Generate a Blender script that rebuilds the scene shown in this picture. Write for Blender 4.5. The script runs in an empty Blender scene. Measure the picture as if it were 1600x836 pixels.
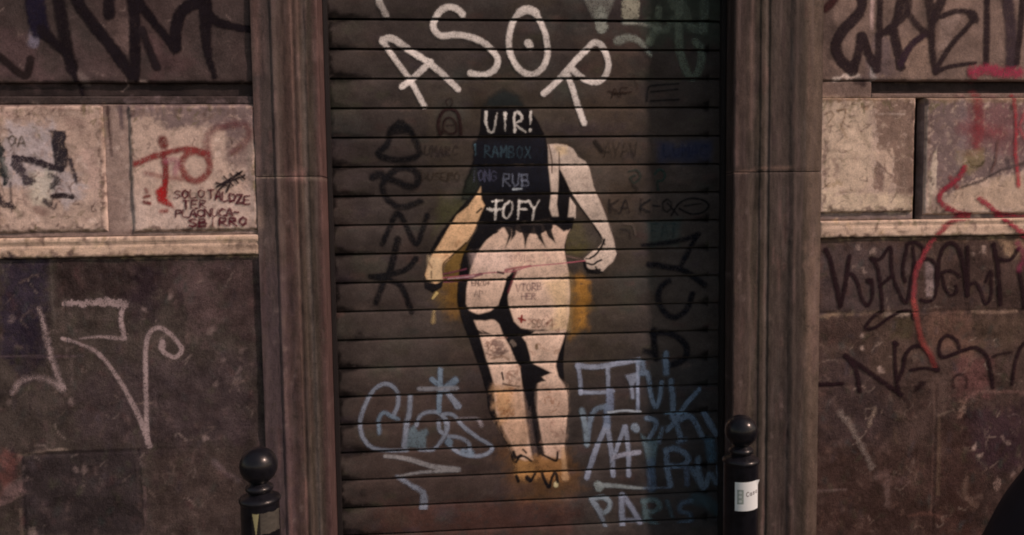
import bpy, bmesh, math, random
import numpy as np
from mathutils import Matrix, Vector

R = math.radians
scene = bpy.context.scene
col = scene.collection

# ------------------------------------------------------------------ camera
F, W, H = 1250.0, 1600.0, 836.0
PITCH, YAW, ROLL, DIST, CAMZ = 0.0709409, 0.08713337, 0.01358002, 2.77682023, 1.5


def cam_axes():
    cy, sy = math.cos(YAW), math.sin(YAW)
    cp, sp = math.cos(PITCH), math.sin(PITCH)
    cr, sr = math.cos(ROLL), math.sin(ROLL)
    Rz = np.array([[cy, sy, 0], [-sy, cy, 0], [0, 0, 1]])
    Rx = np.array([[1, 0, 0], [0, cp, sp], [0, -sp, cp]])
    Ry = np.array([[cr, 0, sr], [0, 1, 0], [-sr, 0, cr]])
    return Rz @ Rx @ Ry


AX = cam_axes()
CP = np.array([0.0, -DIST, CAMZ])
cam_data = bpy.data.cameras.new('camera')
cam = bpy.data.objects.new('camera', cam_data)
col.objects.link(cam)
r_, f_, u_ = AX[:, 0], AX[:, 1], AX[:, 2]
cam.matrix_world = Matrix(((r_[0], u_[0], -f_[0], CP[0]), (r_[1], u_[1], -f_[1], CP[1]),
                           (r_[2], u_[2], -f_[2], CP[2]), (0, 0, 0, 1)))
cam_data.sensor_width = 36.0
cam_data.lens = 36.0 * F / W
cam_data.clip_start = 0.05
cam_data.clip_end = 600
scene.camera = cam

# ------------------------------------------------------------------ light
SUN_EL, SUN_AZ = 40.0, 61.0            # azimuth from the facade's normal towards +x
SUN_S, SUN_C = 3.0, (1.0, 0.70, 0.585)
SKY_S = 0.145
EXPO = 0.04
world = bpy.data.worlds.new('World')
scene.world = world
world.use_nodes = True
nt = world.node_tree
nt.nodes.clear()
sky = nt.nodes.new('ShaderNodeTexSky')
sky.sky_type = 'NISHITA'
sky.sun_disc = False
sky.sun_elevation = R(SUN_EL)
sky.sun_rotation = R(180 - SUN_AZ)
tint = nt.nodes.new('ShaderNodeMix')
tint.data_type = 'RGBA'
tint.blend_type = 'MULTIPLY'
tint.inputs['Factor'].default_value = 1.0
tint.inputs['B'].default_value = (1.0, 0.74, 0.54, 1)
bg = nt.nodes.new('ShaderNodeBackground')
bg.inputs['Strength'].default_value = SKY_S
wo = nt.nodes.new('ShaderNodeOutputWorld')
nt.links.new(sky.outputs['Color'], tint.inputs['A'])
nt.links.new(tint.outputs['Result'], bg.inputs['Color'])
nt.links.new(bg.outputs[0], wo.inputs['Surface'])

sd = bpy.data.lights.new('sun', 'SUN')
sd.energy = SUN_S
sd.color = SUN_C
sd.angle = R(2.2)
sun = bpy.data.objects.new('sun', sd)
col.objects.link(sun)
tosun = Vector((math.sin(R(SUN_AZ)) * math.cos(R(SUN_EL)), -math.cos(R(SUN_AZ)) * math.cos(R(SUN_EL)), math.sin(R(SUN_EL))))
sun.rotation_euler = tosun.to_track_quat('Z', 'Y').to_euler()
sun.location = tosun * 8

vs = scene.view_settings
vs.view_transform = 'Standard'
vs.look = 'None'
vs.gamma = 1.0
vs.use_curve_mapping = False
vs.exposure = EXPO
scene.render.engine = 'CYCLES'
scene.cycles.transparent_max_bounces = 24
scene.cycles.filter_width = 1.9

# pale-surface brightness of this lighting (linear, per channel): turns a colour
# read off a lit surface into that surface's own colour
E_LIT = np.array([0.60, 0.46, 0.415])
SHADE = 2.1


def lin(c):
    c = np.asarray(c, float) / 255.0
    return np.where(c <= 0.04045, c / 12.92, ((c + 0.055) / 1.055) ** 2.4)


def C(r, g, b, k=1.0):
    return tuple(np.clip(lin((r, g, b)) / E_LIT * k, 0.002, 0.85))


# ------------------------------------------------------------------ helpers
def at(px, Y=0.0):
    px = np.asarray(px, float).reshape(-1, 2)
    d = np.stack([(px[:, 0] - W / 2) / F, np.ones(len(px)), -(px[:, 1] - H / 2) / F], -1) @ AX.T
    t = (Y - CP[1]) / d[:, 1]
    return CP + d * t[:, None]


def at_z(px, z):
    d = np.array([(px[0] - W / 2) / F, 1.0, -(px[1] - H / 2) / F]) @ AX.T
    return CP + d * ((z - CP[2]) / d[2])


def vnoise(x, z, s, seed=0):
    """smooth value noise, cell size s (metres), range -1..1"""
    u, v = np.asarray(x) / s + 100.0, np.asarray(z) / s + 100.0
    i, j = np.floor(u), np.floor(v)
    fu, fv = u - i, v - j
    fu, fv = fu * fu * (3 - 2 * fu), fv * fv * (3 - 2 * fv)

    def h(a, b):
        t = np.sin(a * 127.1 + b * 311.7 + seed * 74.7) * 43758.5453
        return (t - np.floor(t)) * 2 - 1
    return (h(i, j) * (1 - fu) + h(i + 1, j) * fu) * (1 - fv) + (h(i, j + 1) * (1 - fu) + h(i + 1, j + 1) * fu) * fv


def tag(o, label=None, cat=None, group=None, kind=None):
    if label: o['label'] = label
    if cat: o['category'] = cat
    if group: o['group'] = group
    if kind: o['kind'] = kind
    return o


ORIG = {}


def thing(name, loc, label, cat, group=None):
    o = bpy.data.objects.new(name, None)
    o.empty_display_size = 0.1
    o.location = loc
    col.objects.link(o)
    ORIG[o.name] = np.array(loc, float)
    return tag(o, label, cat, group, 'thing')


def part(name, V, Fc, mat, parent=None, smooth=True, loc=None, label=None, attr=None):
    """mesh from world coordinates, parented to its thing or part"""
    V = np.asarray(V, float).reshape(-1, 3)
    org = ORIG[parent.name] if parent is not None else np.array(loc if loc is not None else (0, 0, 0), float)
    me = bpy.data.meshes.new(name)
    if isinstance(Fc, np.ndarray) and Fc.ndim == 2:
        n, k = Fc.shape
        me.vertices.add(len(V))
        me.vertices.foreach_set('co', (V - org).astype(np.float32).ravel())
        me.loops.add(n * k)
        me.loops.foreach_set('vertex_index', Fc.astype(np.int32).ravel())
        me.polygons.add(n)
        me.polygons.foreach_set('loop_start', np.arange(0, n * k, k, dtype=np.int32))
        me.update(calc_edges=True)
    else:
        me.from_pydata([tuple(v) for v in (V - org)], [], [tuple(int(i) for i in f) for f in Fc])
    me.materials.append(mat)
    if smooth:
        me.polygons.foreach_set('use_smooth', np.ones(len(me.polygons), bool))
    if attr is None and 'has_paint' in mat:
        attr = np.concatenate([np.ones((len(V), 3)), np.zeros((len(V), 1))], 1)
    if attr is not None:
        a = me.color_attributes.new('Paint', 'FLOAT_COLOR', 'POINT')
        a.data.foreach_set('color', attr.astype(np.float32).ravel())
    me.validate()
    o = bpy.data.objects.new(name, me)
    col.objects.link(o)
    if parent is not None:
        o.parent = parent
    else:
        o.location = org
    ORIG[o.name] = org
    if label: o['label'] = label
    return o


def boxes(lst):
    """(x0,x1,y0,y1,z0,z1) list -> verts, faces"""
    V, Fc = [], []
    for (a, b, c, d, e, f) in lst:
        n = len(V)
        V += [(a, c, e), (b, c, e), (b, d, e), (a, d, e), (a, c, f), (b, c, f), (b, d, f), (a, d, f)]
        Fc += [(n, n + 3, n + 2, n + 1), (n + 4, n + 5, n + 6, n + 7), (n, n + 1, n + 5, n + 4), (n + 1, n + 2, n + 6, n + 5),
               (n + 2, n + 3, n + 7, n + 6), (n + 3, n, n + 4, n + 7)]
    return V, Fc


def lathe(profile, cx, cy, seg=48, cap=True):
    V, Fc = [], []
    for (r, z) in profile:
        for k in range(seg):
            a = 2 * math.pi * k / seg
            V.append((cx + r * math.cos(a), cy + r * math.sin(a), z))
    for i in range(len(profile) - 1):
        for k in range(seg):
            k2 = (k + 1) % seg
            Fc.append((i * seg + k, i * seg + k2, (i + 1) * seg + k2, (i + 1) * seg + k))
    if cap:
        Fc.append(tuple(range(seg - 1, -1, -1)))
        Fc.append(tuple(range((len(profile) - 1) * seg, len(profile) * seg)))
    return V, Fc


# ------------------------------------------------------------------ materials
def mat_base(name, ca, cb, scale=3.0, rough=0.75, fine=0.35, bump=0.25, stretch=(1, 1, 1), spec=0.03, fade=0.0, metal=0.0,
             specks=None, streak=None):
    """procedural surface: two tones by large noise, fine grit, optional streaks and worn specks;
    the vertex attribute Paint (rgb + coverage) holds old paint patches and stains"""
    m = bpy.data.materials.new(name)
    m['has_paint'] = 1
    m.use_nodes = True
    t = m.node_tree
    N, L = t.nodes, t.links
    N.clear()
    out = N.new('ShaderNodeOutputMaterial')
    bs = N.new('ShaderNodeBsdfPrincipled')
    L.new(bs.outputs[0], out.inputs['Surface'])
    tc = N.new('ShaderNodeTexCoord')
    mp = N.new('ShaderNodeMapping')
    mp.inputs['Scale'].default_value = stretch
    L.new(tc.outputs['Object'], mp.inputs['Vector'])

    def noise(sc, det=6, ro=0.6, src=None, dist=0.0):
        n = N.new('ShaderNodeTexNoise')
        n.inputs['Scale'].default_value = sc
        n.inputs['Detail'].default_value = det
        n.inputs['Roughness'].default_value = ro
        n.inputs['Distortion'].default_value = dist
        L.new((src or mp).outputs['Vector'], n.inputs['Vector'])
        return n

    def ramp(n, a, b, va=0.0, vb=1.0):
        r = N.new('ShaderNodeMapRange')
        r.inputs['From Min'].default_value = a
        r.inputs['From Max'].default_value = b
        r.inputs['To Min'].default_value = va
        r.inputs['To Max'].default_value = vb
        L.new(n, r.inputs['Value'])
        return r.outputs['Result']

    def mix(fac, a, b, mode='MIX'):
        x = N.new('ShaderNodeMix')
        x.data_type = 'RGBA'
        x.blend_type = mode
        if isinstance(fac, float): x.inputs['Factor'].default_value = fac
        else: L.new(fac, x.inputs['Factor'])
        for s, v in (('A', a), ('B', b)):
            if isinstance(v, tuple): x.inputs[s].default_value = (*v[:3], 1)
            else: L.new(v, x.inputs[s])
        return x.outputs['Result']
    n1 = noise(scale, 7, 0.65, dist=0.4)
    base = mix(ramp(n1.outputs['Fac'], 0.36, 0.64), ca, cb)
    n2 = noise(scale * 6, 5, 0.7)
    g = N.new('ShaderNodeHueSaturation')
    at_ = N.new('ShaderNodeAttribute')
    at_.attribute_name = 'Paint'
    n5 = noise(38, 4, 0.7, src=tc_vec(N, L, tc))
    ma = N.new('ShaderNodeMath')
    ma.operation = 'MULTIPLY'
    L.new(at_.outputs['Alpha'], ma.inputs[0])
    L.new(ramp(n5.outputs['Fac'], 0.22, 0.45), ma.inputs[1])
    base = mix(ma.outputs[0], base, at_.outputs['Color'])
    # value variation
    L.new(base, g.inputs['Color'])
    L.new(ramp(n2.outputs['Fac'], 0.25, 0.75, 1 - fine * 0.8, 1 + fine * 0.8), g.inputs['Value'])
    base = g.outputs['Color']
    n3 = noise(220, 3, 0.7, src=tc_vec(N, L, tc))
    g2 = N.new('ShaderNodeHueSaturation')
    L.new(base, g2.inputs['Color'])
    L.new(ramp(n3.outputs['Fac'], 0.25, 0.75, 1 - fine * 0.6, 1 + fine * 0.6), g2.inputs['Value'])
    base = g2.outputs['Color']
    if streak:
        ms = N.new('ShaderNodeMapping')
        ms.inputs['Scale'].default_value = (1, 1, 0.05)
        L.new(tc.outputs['Object'], ms.inputs['Vector'])
        ns = noise(45, 5, 0.7, src=ms)
        base = mix(ramp(ns.outputs['Fac'], 0.50, 0.72, 0, streak[1]), base, streak[0])
    if specks:
        nsp = noise(26, 6, 0.8, src=tc_vec(N, L, tc))
        base = mix(ramp(nsp.outputs['Fac'], specks[1], specks[1] + 0.05, 0, 0.8), base, specks[0])
    L.new(base, bs.inputs['Base Color'])
    L.new(ramp(n2.outputs['Fac'], 0.3, 0.7, rough - 0.1, min(1, rough + 0.12)), bs.inputs['Roughness'])
    bs.inputs['Specular IOR Level'].default_value = spec
    bs.inputs['Metallic'].default_value = metal
    nb = noise(90, 6, 0.75, src=tc_vec(N, L, tc))
    b1 = N.new('ShaderNodeBump')
    b1.inputs['Strength'].default_value = bump
    b1.inputs['Distance'].default_value = 0.004
    L.new(nb.outputs['Fac'], b1.inputs['Height'])
    L.new(b1.outputs['Normal'], bs.inputs['Normal'])
    return m


def tc_vec(N, L, tc):
    mp = N.new('ShaderNodeMapping')
    L.new(tc.outputs['Object'], mp.inputs['Vector'])
    return mp


def mat_paint(name, rough=0.55, wear=0.35, tone=0.25, thin=0.0):
    """sprayed or inked paint film: colour and coverage from the vertex attribute, thinned by grit noise"""
    m = bpy.data.materials.new(name)
    m.use_nodes = True
    t = m.node_tree
    N, L = t.nodes, t.links
    N.clear()
    out = N.new('ShaderNodeOutputMaterial')
    bs = N.new('ShaderNodeBsdfPrincipled')
    tr = N.new('ShaderNodeBsdfTransparent')
    mx = N.new('ShaderNodeMixShader')
    L.new(tr.outputs[0], mx.inputs[1])
    L.new(bs.outputs[0], mx.inputs[2])
    L.new(mx.outputs[0], out.inputs['Surface'])
    tc = N.new('ShaderNodeTexCoord')
    at_ = N.new('ShaderNodeAttribute')
    at_.attribute_name = 'Paint'
    n = N.new('ShaderNodeTexNoise')
    n.inputs['Scale'].default_value = 60
    n.inputs['Detail'].default_value = 7
    n.inputs['Roughness'].default_value = 0.75
    L.new(tc.outputs['Object'], n.inputs['Vector'])
    n_f = N.new('ShaderNodeTexNoise')
    n_f.inputs['Scale'].default_value = 210
    n_f.inputs['Detail'].default_value = 3
    L.new(tc.outputs['Object'], n_f.inputs['Vector'])
    mr = N.new('ShaderNodeMapRange')
    mr.inputs['From Min'].default_value = 0.36
    mr.inputs['From Max'].default_value = 0.53
    mr.inputs['To Min'].default_value = 1 - wear
    mr.inputs['To Max'].default_value = 1
    av = N.new('ShaderNodeMix')
    av.inputs['Factor'].default_value = 0.4
    L.new(n.outputs['Fac'], av.inputs['A'])
    L.new(n_f.outputs['Fac'], av.inputs['B'])
    L.new(av.outputs['Result'], mr.inputs['Value'])
    mu = N.new('ShaderNodeMath')
    mu.operation = 'MULTIPLY'
    L.new(at_.outputs['Alpha'], mu.inputs[0])
    L.new(mr.outputs['Result'], mu.inputs[1])
    L.new(mu.outputs[0], mx.inputs[0])
    n2 = N.new('ShaderNodeTexNoise')
    n2.inputs['Scale'].default_value = 14
    n2.inputs['Detail'].default_value = 8
    n2.inputs['Roughness'].default_value = 0.7
    L.new(tc.outputs['Object'], n2.inputs['Vector'])
    m2 = N.new('ShaderNodeMapRange')
    m2.inputs['From Min'].default_value = 0.3
    m2.inputs['From Max'].default_value = 0.7
    m2.inputs['To Min'].default_value = 1 - tone
    m2.inputs['To Max'].default_value = 1 + tone
    L.new(n2.outputs['Fac'], m2.inputs['Value'])
    hs = N.new('ShaderNodeHueSaturation')
    L.new(at_.outputs['Color'], hs.inputs['Color'])
    L.new(m2.outputs['Result'], hs.inputs['Value'])
    L.new(hs.outputs['Color'], bs.inputs['Base Color'])
    bs.inputs['Roughness'].default_value = rough
    bs.inputs['Specular IOR Level'].default_value = 0.03
    return m


def mat_plain(name, c, rough=0.5, metal=0.0, coat=0.0, spec=0.5, nscale=30, var=0.15, bump=0.05):
    m = bpy.data.materials.new(name)
    m.use_nodes = True
    t = m.node_tree
    N, L = t.nodes, t.links
    bs = N['Principled BSDF']
    tc = N.new('ShaderNodeTexCoord')
    n = N.new('ShaderNodeTexNoise')
    n.inputs['Scale'].default_value = nscale
    n.inputs['Detail'].default_value = 6
    L.new(tc.outputs['Object'], n.inputs['Vector'])
    mr = N.new('ShaderNodeMapRange')
    mr.inputs['To Min'].default_value = 1 - var * 2
    mr.inputs['To Max'].default_value = 1 + var * 2
    L.new(n.outputs['Fac'], mr.inputs['Value'])
    hs = N.new('ShaderNodeHueSaturation')
    hs.inputs['Color'].default_value = (*c[:3], 1)
    L.new(mr.outputs['Result'], hs.inputs['Value'])
    L.new(hs.outputs['Color'], bs.inputs['Base Color'])
    bs.inputs['Roughness'].default_value = rough
    bs.inputs['Metallic'].default_value = metal
    bs.inputs['Coat Weight'].default_value = coat
    bs.inputs['Coat Roughness'].default_value = 0.12
    bs.inputs['Specular IOR Level'].default_value = spec
    b = N.new('ShaderNodeBump')
    b.inputs['Strength'].default_value = bump
    b.inputs['Distance'].default_value = 0.003
    L.new(n.outputs['Fac'], b.inputs['Height'])
    L.new(b.outputs['Normal'], bs.inputs['Normal'])
    return m


# ------------------------------------------------------------------ paint engine
def smooth_path(P, n=6):
    P = np.asarray(P, float)
    if len(P) < 3:
        return P
    Q = np.vstack([2 * P[0] - P[1], P, 2 * P[-1] - P[-2]])
    out = []
    for i in range(1, len(Q) - 2):
        a, b, c, d = Q[i - 1], Q[i], Q[i + 1], Q[i + 2]
        for k in range(n):
            t = k / n
            out.append(0.5 * ((2 * b) + (c - a) * t + (2 * a - 5 * b + 4 * c - d) * t * t + (-a + 3 * b - 3 * c + d) * t ** 3))
    out.append(P[-1])
    return np.array(out)


class Canvas:
    """regular x,z grid on a facade plane collecting rgb + coverage"""

    def __init__(self, x0, x1, z0, z1, Y=0.0, step=0.0025):
        self.xs = np.arange(x0, x1, step)
        self.zs = np.arange(z0, z1, step)
        self.Y, self.step, self.gain = Y, step, 1.0
        self.rgb = np.zeros((len(self.zs), len(self.xs), 3), np.float32)
        self.a = np.zeros((len(self.zs), len(self.xs)), np.float32)
        self.m = (DIST + Y) / F / 1.0       # metres per photo pixel (near the axis)

    def _win(self, x0, x1, z0, z1):
        i0, i1 = np.searchsorted(self.xs, [x0, x1])
        j0, j1 = np.searchsorted(self.zs, [z0, z1])
        return i0, i1, j0, j1

    def _over(self, w, A, c):
        i0, i1, j0, j1 = w
        if self.a[j0:j1, i0:i1].size == 0: return
        a0 = self.a[j0:j1, i0:i1]
        o = A + a0 * (1 - A)
        c = np.minimum(np.asarray(c, np.float32) * self.gain, 0.85)
        num = c * A[..., None] + self.rgb[j0:j1, i0:i1] * (a0 * (1 - A))[..., None]
        self.rgb[j0:j1, i0:i1] = num / np.maximum(o, 1e-6)[..., None]
        self.a[j0:j1, i0:i1] = o

    def stroke(self, pts, w, c, a=1.0, soft=1.6, sm=True, w2=None, a2=None, wob=0.10, drips=0):
        P = np.asarray(pts, float)
        ww = np.linspace(w, w if w2 is None else w2, len(P))
        aa = np.linspace(a, a if a2 is None else a2, len(P))
        Q = np.column_stack([P, ww, aa])
        if sm: Q = smooth_path(Q)
        X = at(Q[:, :2], self.Y)[:, [0, 2]]
        hw = Q[:, 2] * self.m / 2
        so = soft * self.m
        mg = hw.max() + so * 2 + 0.004
        win = self._win(X[:, 0].min() - mg, X[:, 0].max() + mg, X[:, 1].min() - mg, X[:, 1].max() + mg)
        i0, i1, j0, j1 = win
        if i1 <= i0 or j1 <= j0: return
        gx, gz = np.meshgrid(self.xs[i0:i1], self.zs[j0:j1])
        best = np.full(gx.shape, -9.0)
        alp = np.zeros(gx.shape)
        if len(X) == 1:
            X = np.vstack([X, X + 1e-4]); hw = np.append(hw, hw); Q = np.vstack([Q, Q])
        for k in range(len(X) - 1):
            d = X[k + 1] - X[k]
            L2 = max(d @ d, 1e-12)
            t = np.clip(((gx - X[k, 0]) * d[0] + (gz - X[k, 1]) * d[1]) / L2, 0, 1)
            dist = np.hypot(gx - X[k, 0] - t * d[0], gz - X[k, 1] - t * d[1])
            v = (hw[k] * (1 - t) + hw[k + 1] * t) - dist
            up = v > best
            best = np.where(up, v, best)
            alp = np.where(up, Q[k, 3] * (1 - t) + Q[k + 1, 3] * t, alp)
        if wob:
            best = best + wob * hw.max() * vnoise(gx, gz, 0.012, 3) + wob * hw.max() * vnoise(gx, gz, 0.005, 5)
        A = np.clip(best / so * 0.5 + 0.5, 0, 1)
        A = A * A * (3 - 2 * A) * np.clip(alp, 0, 1)
        self._over(win, A.astype(np.float32), c)

    def poly(self, pts, c, a=1.0, soft=1.2, sm=False, rag=0.0):
        P = np.asarray(pts, float)
        if sm:
            P = smooth_path(np.vstack([P, P[:1]]), 4)[:-1]
        X = at(P, self.Y)[:, [0, 2]]
        so = soft * self.m
        mg = so * 2 + 0.004 + rag * self.m
        win = self._win(X[:, 0].min() - mg, X[:, 0].max() + mg, X[:, 1].min() - mg, X[:, 1].max() + mg)
        i0, i1, j0, j1 = win
        if i1 <= i0 or j1 <= j0: return
        gx, gz = np.meshgrid(self.xs[i0:i1], self.zs[j0:j1])
        best = np.full(gx.shape, 9.0)
        ins = np.zeros(gx.shape, bool)
        n = len(X)
        for k in range(n):
            p, q = X[k], X[(k + 1) % n]
            d = q - p
            L2 = max(d @ d, 1e-12)
            t = np.clip(((gx - p[0]) * d[0] + (gz - p[1]) * d[1]) / L2, 0, 1)
            best = np.minimum(best, np.hypot(gx - p[0] - t * d[0], gz - p[1] - t * d[1]))
            if p[1] != q[1]:
                cr = ((p[1] > gz) != (q[1] > gz)) & (gx < (q[0] - p[0]) * (gz - p[1]) / (q[1] - p[1]) + p[0])
                ins ^= cr
        s = np.where(ins, best, -best)
        if rag:
            s = s + rag * self.m * (0.6 * vnoise(gx, gz, 0.03, 7) + 0.4 * vnoise(gx, gz, 0.009, 8))
        A = np.clip(s / so * 0.5 + 0.5, 0, 1)
        A = A * A * (3 - 2 * A) * a
        self._over(win, A.astype(np.float32), c)

    def text(self, s, x, y, h, w, lw, c, a=1.0, gap=0.3, rise=0.0, jit=0.9, soft=1.4, seed=1, even=.45):
        rnd = random.Random(seed)
        cx = x
        for ch in s:
            if ch != ' ':
                for st in GLYPH.get(ch, GLYPH['-']):
                    pts = [(cx + u * w / 4 + rnd.uniform(-jit, jit), y + rise * (cx - x) + (6 - v) * h / 6 + rnd.uniform(-jit, jit)) for u, v in st]
                    if len(pts) == 2:
                        pts.insert(1, ((pts[0][0] + pts[1][0]) / 2 + rnd.uniform(-jit, jit) * .6, (pts[0][1] + pts[1][1]) / 2 + rnd.uniform(-jit, jit) * .6))
                    k_w = rnd.uniform(0.75, 1.3)
                    self.stroke(pts, lw * k_w, c, a * rnd.uniform(max(.7, even), 1.0), soft, sm=len(pts) < 4, wob=0.3, w2=lw * k_w * rnd.uniform(max(.55, even), 1.1), a2=a * rnd.uniform(even, 1.0))
            cx += w * (1 + gap)

    def sample(self, x, z):
        i = np.clip(np.round((x - self.xs[0]) / self.step).astype(int), 0, len(self.xs) - 1)
        j = np.clip(np.round((z - self.zs[0]) / self.step).astype(int), 0, len(self.zs) - 1)
        ok = (x >= self.xs[0]) & (x <= self.xs[-1]) & (z >= self.zs[0]) & (z <= self.zs[-1])
        r = np.concatenate([self.rgb[j, i], (self.a[j, i] * ok)[..., None]], -1)
        return r

    def film(self, name, parent, mat, depth, off, mask=None, label=None, rows=None):
        """turn the painted area into a film lying on the surface depth(x,z)"""
        zs = self.zs
        gx, gz = np.meshgrid(self.xs, zs)
        A = self.a.copy()
        if mask is not None: A *= mask(gx, gz)
        keep = A > 0.03
        q = keep[:-1, :-1] | keep[1:, :-1] | keep[:-1, 1:] | keep[1:, 1:]
        if rows is not None: q &= rows(zs[:-1], zs[1:])[:, None]
        J, I = np.nonzero(q)
        nx = len(self.xs)
        ids = np.stack([J * nx + I, J * nx + I + 1, (J + 1) * nx + I + 1, (J + 1) * nx + I], -1)
        u, inv_ = np.unique(ids, return_inverse=True)
        fx, fz = gx.ravel()[u], gz.ravel()[u]
        V = np.stack([fx, depth(fx, fz) - off, fz], -1)
        rgb = self.rgb.reshape(-1, 3)[u]
        # spread colour into uncovered border vertices
        al = A.ravel()[u]
        col4 = np.concatenate([rgb, al[:, None]], -1)
        z0 = al <= 1e-4
        if z0.any() and (~z0).any():
            col4[z0, :3] = rgb[~z0].mean(0)
        return part(name, V, inv_.reshape(-1, 4), mat, parent, True, label=label, attr=col4)


GLYPH = {
    'A': [[(0, 0), (2, 6), (4, 0)], [(0.8, 2.2), (3.2, 2.2)]],
    'B': [[(0, 0), (0, 6), (3, 5.6), (3, 3.6), (0, 3.1)], [(0, 3.1), (3.6, 2.4), (3.4, 0.4), (0, 0)]],
    'C': [[(4, 5.2), (2.4, 6), (0.4, 4.6), (0.2, 1.6), (2, 0), (4, 0.8)]],
    'D': [[(0, 0), (0, 6), (3, 5), (4, 3), (3, 1), (0, 0)]],
    'E': [[(3.6, 6), (0, 6), (0, 0), (3.8, 0)], [(0, 3), (3, 3)]],
    'F': [[(0, 0), (0.2, 6), (3.8, 6)], [(0, 3.2), (3, 3.2)]],
    'G': [[(4, 5), (2, 6), (0.2, 4), (0.4, 1), (2.4, 0), (4, 1.2), (4, 2.8), (2.4, 2.8)]],
    'H': [[(0, 0), (0, 6)], [(4, 0), (4, 6)], [(0, 3), (4, 3)]],
    'I': [[(2, 0), (2, 6)]],
    'K': [[(0, 0), (0, 6)], [(4, 6), (0.3, 2.8), (4, 0)]],
    'L': [[(0, 6), (0, 0), (3.6, 0)]],
    'M': [[(0, 0), (0.3, 6), (2, 2.5), (3.8, 6), (4, 0)]],
    'N': [[(0, 0), (0, 6), (4, 0), (4, 6)]],
    'O': [[(2, 6), (0.3, 4.6), (0.2, 1.6), (2, 0), (3.8, 1.5), (3.8, 4.6), (2, 6)]],
    'P': [[(0, 0), (0.2, 6), (3.4, 5.4), (3.4, 3.4), (0.2, 2.8)]],
    'R': [[(0, 0), (0.2, 6), (3.4, 5.4), (3.2, 3.6), (0.2, 3), (4, 0)]],
    'S': [[(3.8, 5.2), (2, 6), (0.3, 4.8), (1, 3.4), (3.2, 2.6), (3.7, 1.2), (2, 0), (0.1, 0.7)]],
    'T': [[(0, 6), (4, 6)], [(2, 6), (1.8, 0)]],
    'U': [[(0.2, 6), (0, 1.6), (1.6, 0), (3.4, 1), (4, 6)]],
    'V': [[(0, 6), (1.8, 0), (4, 6)]],
    'X': [[(0, 0), (4, 6)], [(0, 6), (4, 0)]],
    'Y': [[(0, 6), (2, 3), (4, 6)], [(2, 3), (1.6, 0)]],
    'Z': [[(0, 6), (4, 6), (0.2, 0), (4, 0)]],
    '0': [[(2, 6), (0.3, 4.6), (0.2, 1.6), (2, 0), (3.8, 1.5), (3.8, 4.6), (2, 6)]],
    '2': [[(0.2, 5), (2, 6), (3.8, 4.6), (0, 0), (4, 0.2)]],
    '7': [[(0, 6), (4, 6), (1.6, 0)]],
    'a': [[(3.4, 3), (1.6, 3.8), (0.3, 2), (1.4, 0.1), (3.3, 1), (3.4, 3.6), (3.7, 0)]],
    's': [[(3.4, 3.2), (1.8, 3.8), (0.6, 2.9), (3.2, 1.4), (2, 0), (0.3, 0.6)]],
    '!': [[(2, 6), (1.8, 2)], [(1.7, 0.1), (1.8, 0.2)]],
    '-': [[(0.5, 3), (3.5, 3)]],
    '.': [[(1.8, 0.1), (2, 0.2)]],
    '+': [[(0.5, 3), (3.5, 3)], [(2, 1.4), (2, 4.6)]],
}

# ------------------------------------------------------------------ ground (structure)
asphalt = mat_base('asphalt', (0.035, 0.033, 0.032), (0.06, 0.056, 0.052), 1.4, 0.85, 0.5, 0.6)
paving = mat_base('lava_paving', (0.05, 0.046, 0.045), (0.09, 0.08, 0.075), 2.5, 0.65, 0.4, 0.3)
kerbm = mat_base('kerb_stone', (0.10, 0.09, 0.085), (0.16, 0.15, 0.14), 4, 0.7, 0.3, 0.3)
V, Fc = boxes([(-250, 250, -250, 250, -0.35, -0.13)])
tag(part('road', V, Fc, asphalt, smooth=False), kind='structure')
# pavement of dark slabs with open joints, one mesh
lst = [(-9, 9, -1.36, 0.9, -0.129, -0.012)]
rr = random.Random(4)
y = -1.355
while y < 0.05:
    x = -6 + rr.uniform(0, .3)
    while x < 6:
        w = rr.uniform(.42, .62)
        lst.append((x, x + w - 0.008, y, y + 0.345, -0.0118, rr.uniform(-0.002, 0.002)))
        x += w
    y += 0.353
V, Fc = boxes(lst)
tag(part('pavement', V, Fc, paving, smooth=False), kind='structure')
lst = [(x, x + 0.994, -1.52, -1.364, -0.129, 0.003) for x in np.arange(-9, 9, 1.0)]
V, Fc = boxes(lst)
tag(part('kerb', V, Fc, kerbm, smooth=False), kind='structure')

# ------------------------------------------------------------------ stone walls
XL, XR = -0.612, 1.352                      # where the walls meet the door surround
stone_dark = mat_base('dark_wall_stone', C(50, 39, 36), C(64, 52, 48), 2.2, 0.7, 0.75, 1.0, specks=(C(112, 88, 82), 0.69))
stone_dark2 = mat_base('dark_wall_stone_brown', C(50, 35, 32), C(70, 51, 46), 2.4, 0.7, 0.75, 1.0, specks=(C(120, 94, 84), 0.69))
stone_up = mat_base('grimy_upper_stone', C(50, 41, 39), C(64, 48, 46), 2.6, 0.75, 0.55, 0.7)
stone_up2 = mat_base('grimy_upper_stone_warm', C(90, 70, 64), C(112, 86, 77), 2.6, 0.75, 0.55, 0.7)
stone_pale = mat_base('pale_rendered_stone', C(144, 115, 104), C(168, 136, 123), 4.0, 0.7, 0.36, 0.6, specks=(C(104, 80, 72), 0.66))
stone_ledge = mat_base('pale_ledge_stone', C(158, 125, 106), C(176, 142, 125), 4.0, 0.7, 0.4, 0.6, stretch=(0.3, 1, 1.5), specks=(C(104, 80, 66), 0.64))
stone_bed = mat_base('warm_joint_stone', C(112, 88, 82), C(142, 114, 104), 6.0, 0.8, 0.4, 0.5)
joint_shade = mat_base('shade_black_joint', C(22, 12, 10), C(34, 22, 19), 6.0, 0.9, 0.3, 0.2)  # near-black core: shade of the deep joint put into the colour
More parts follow.
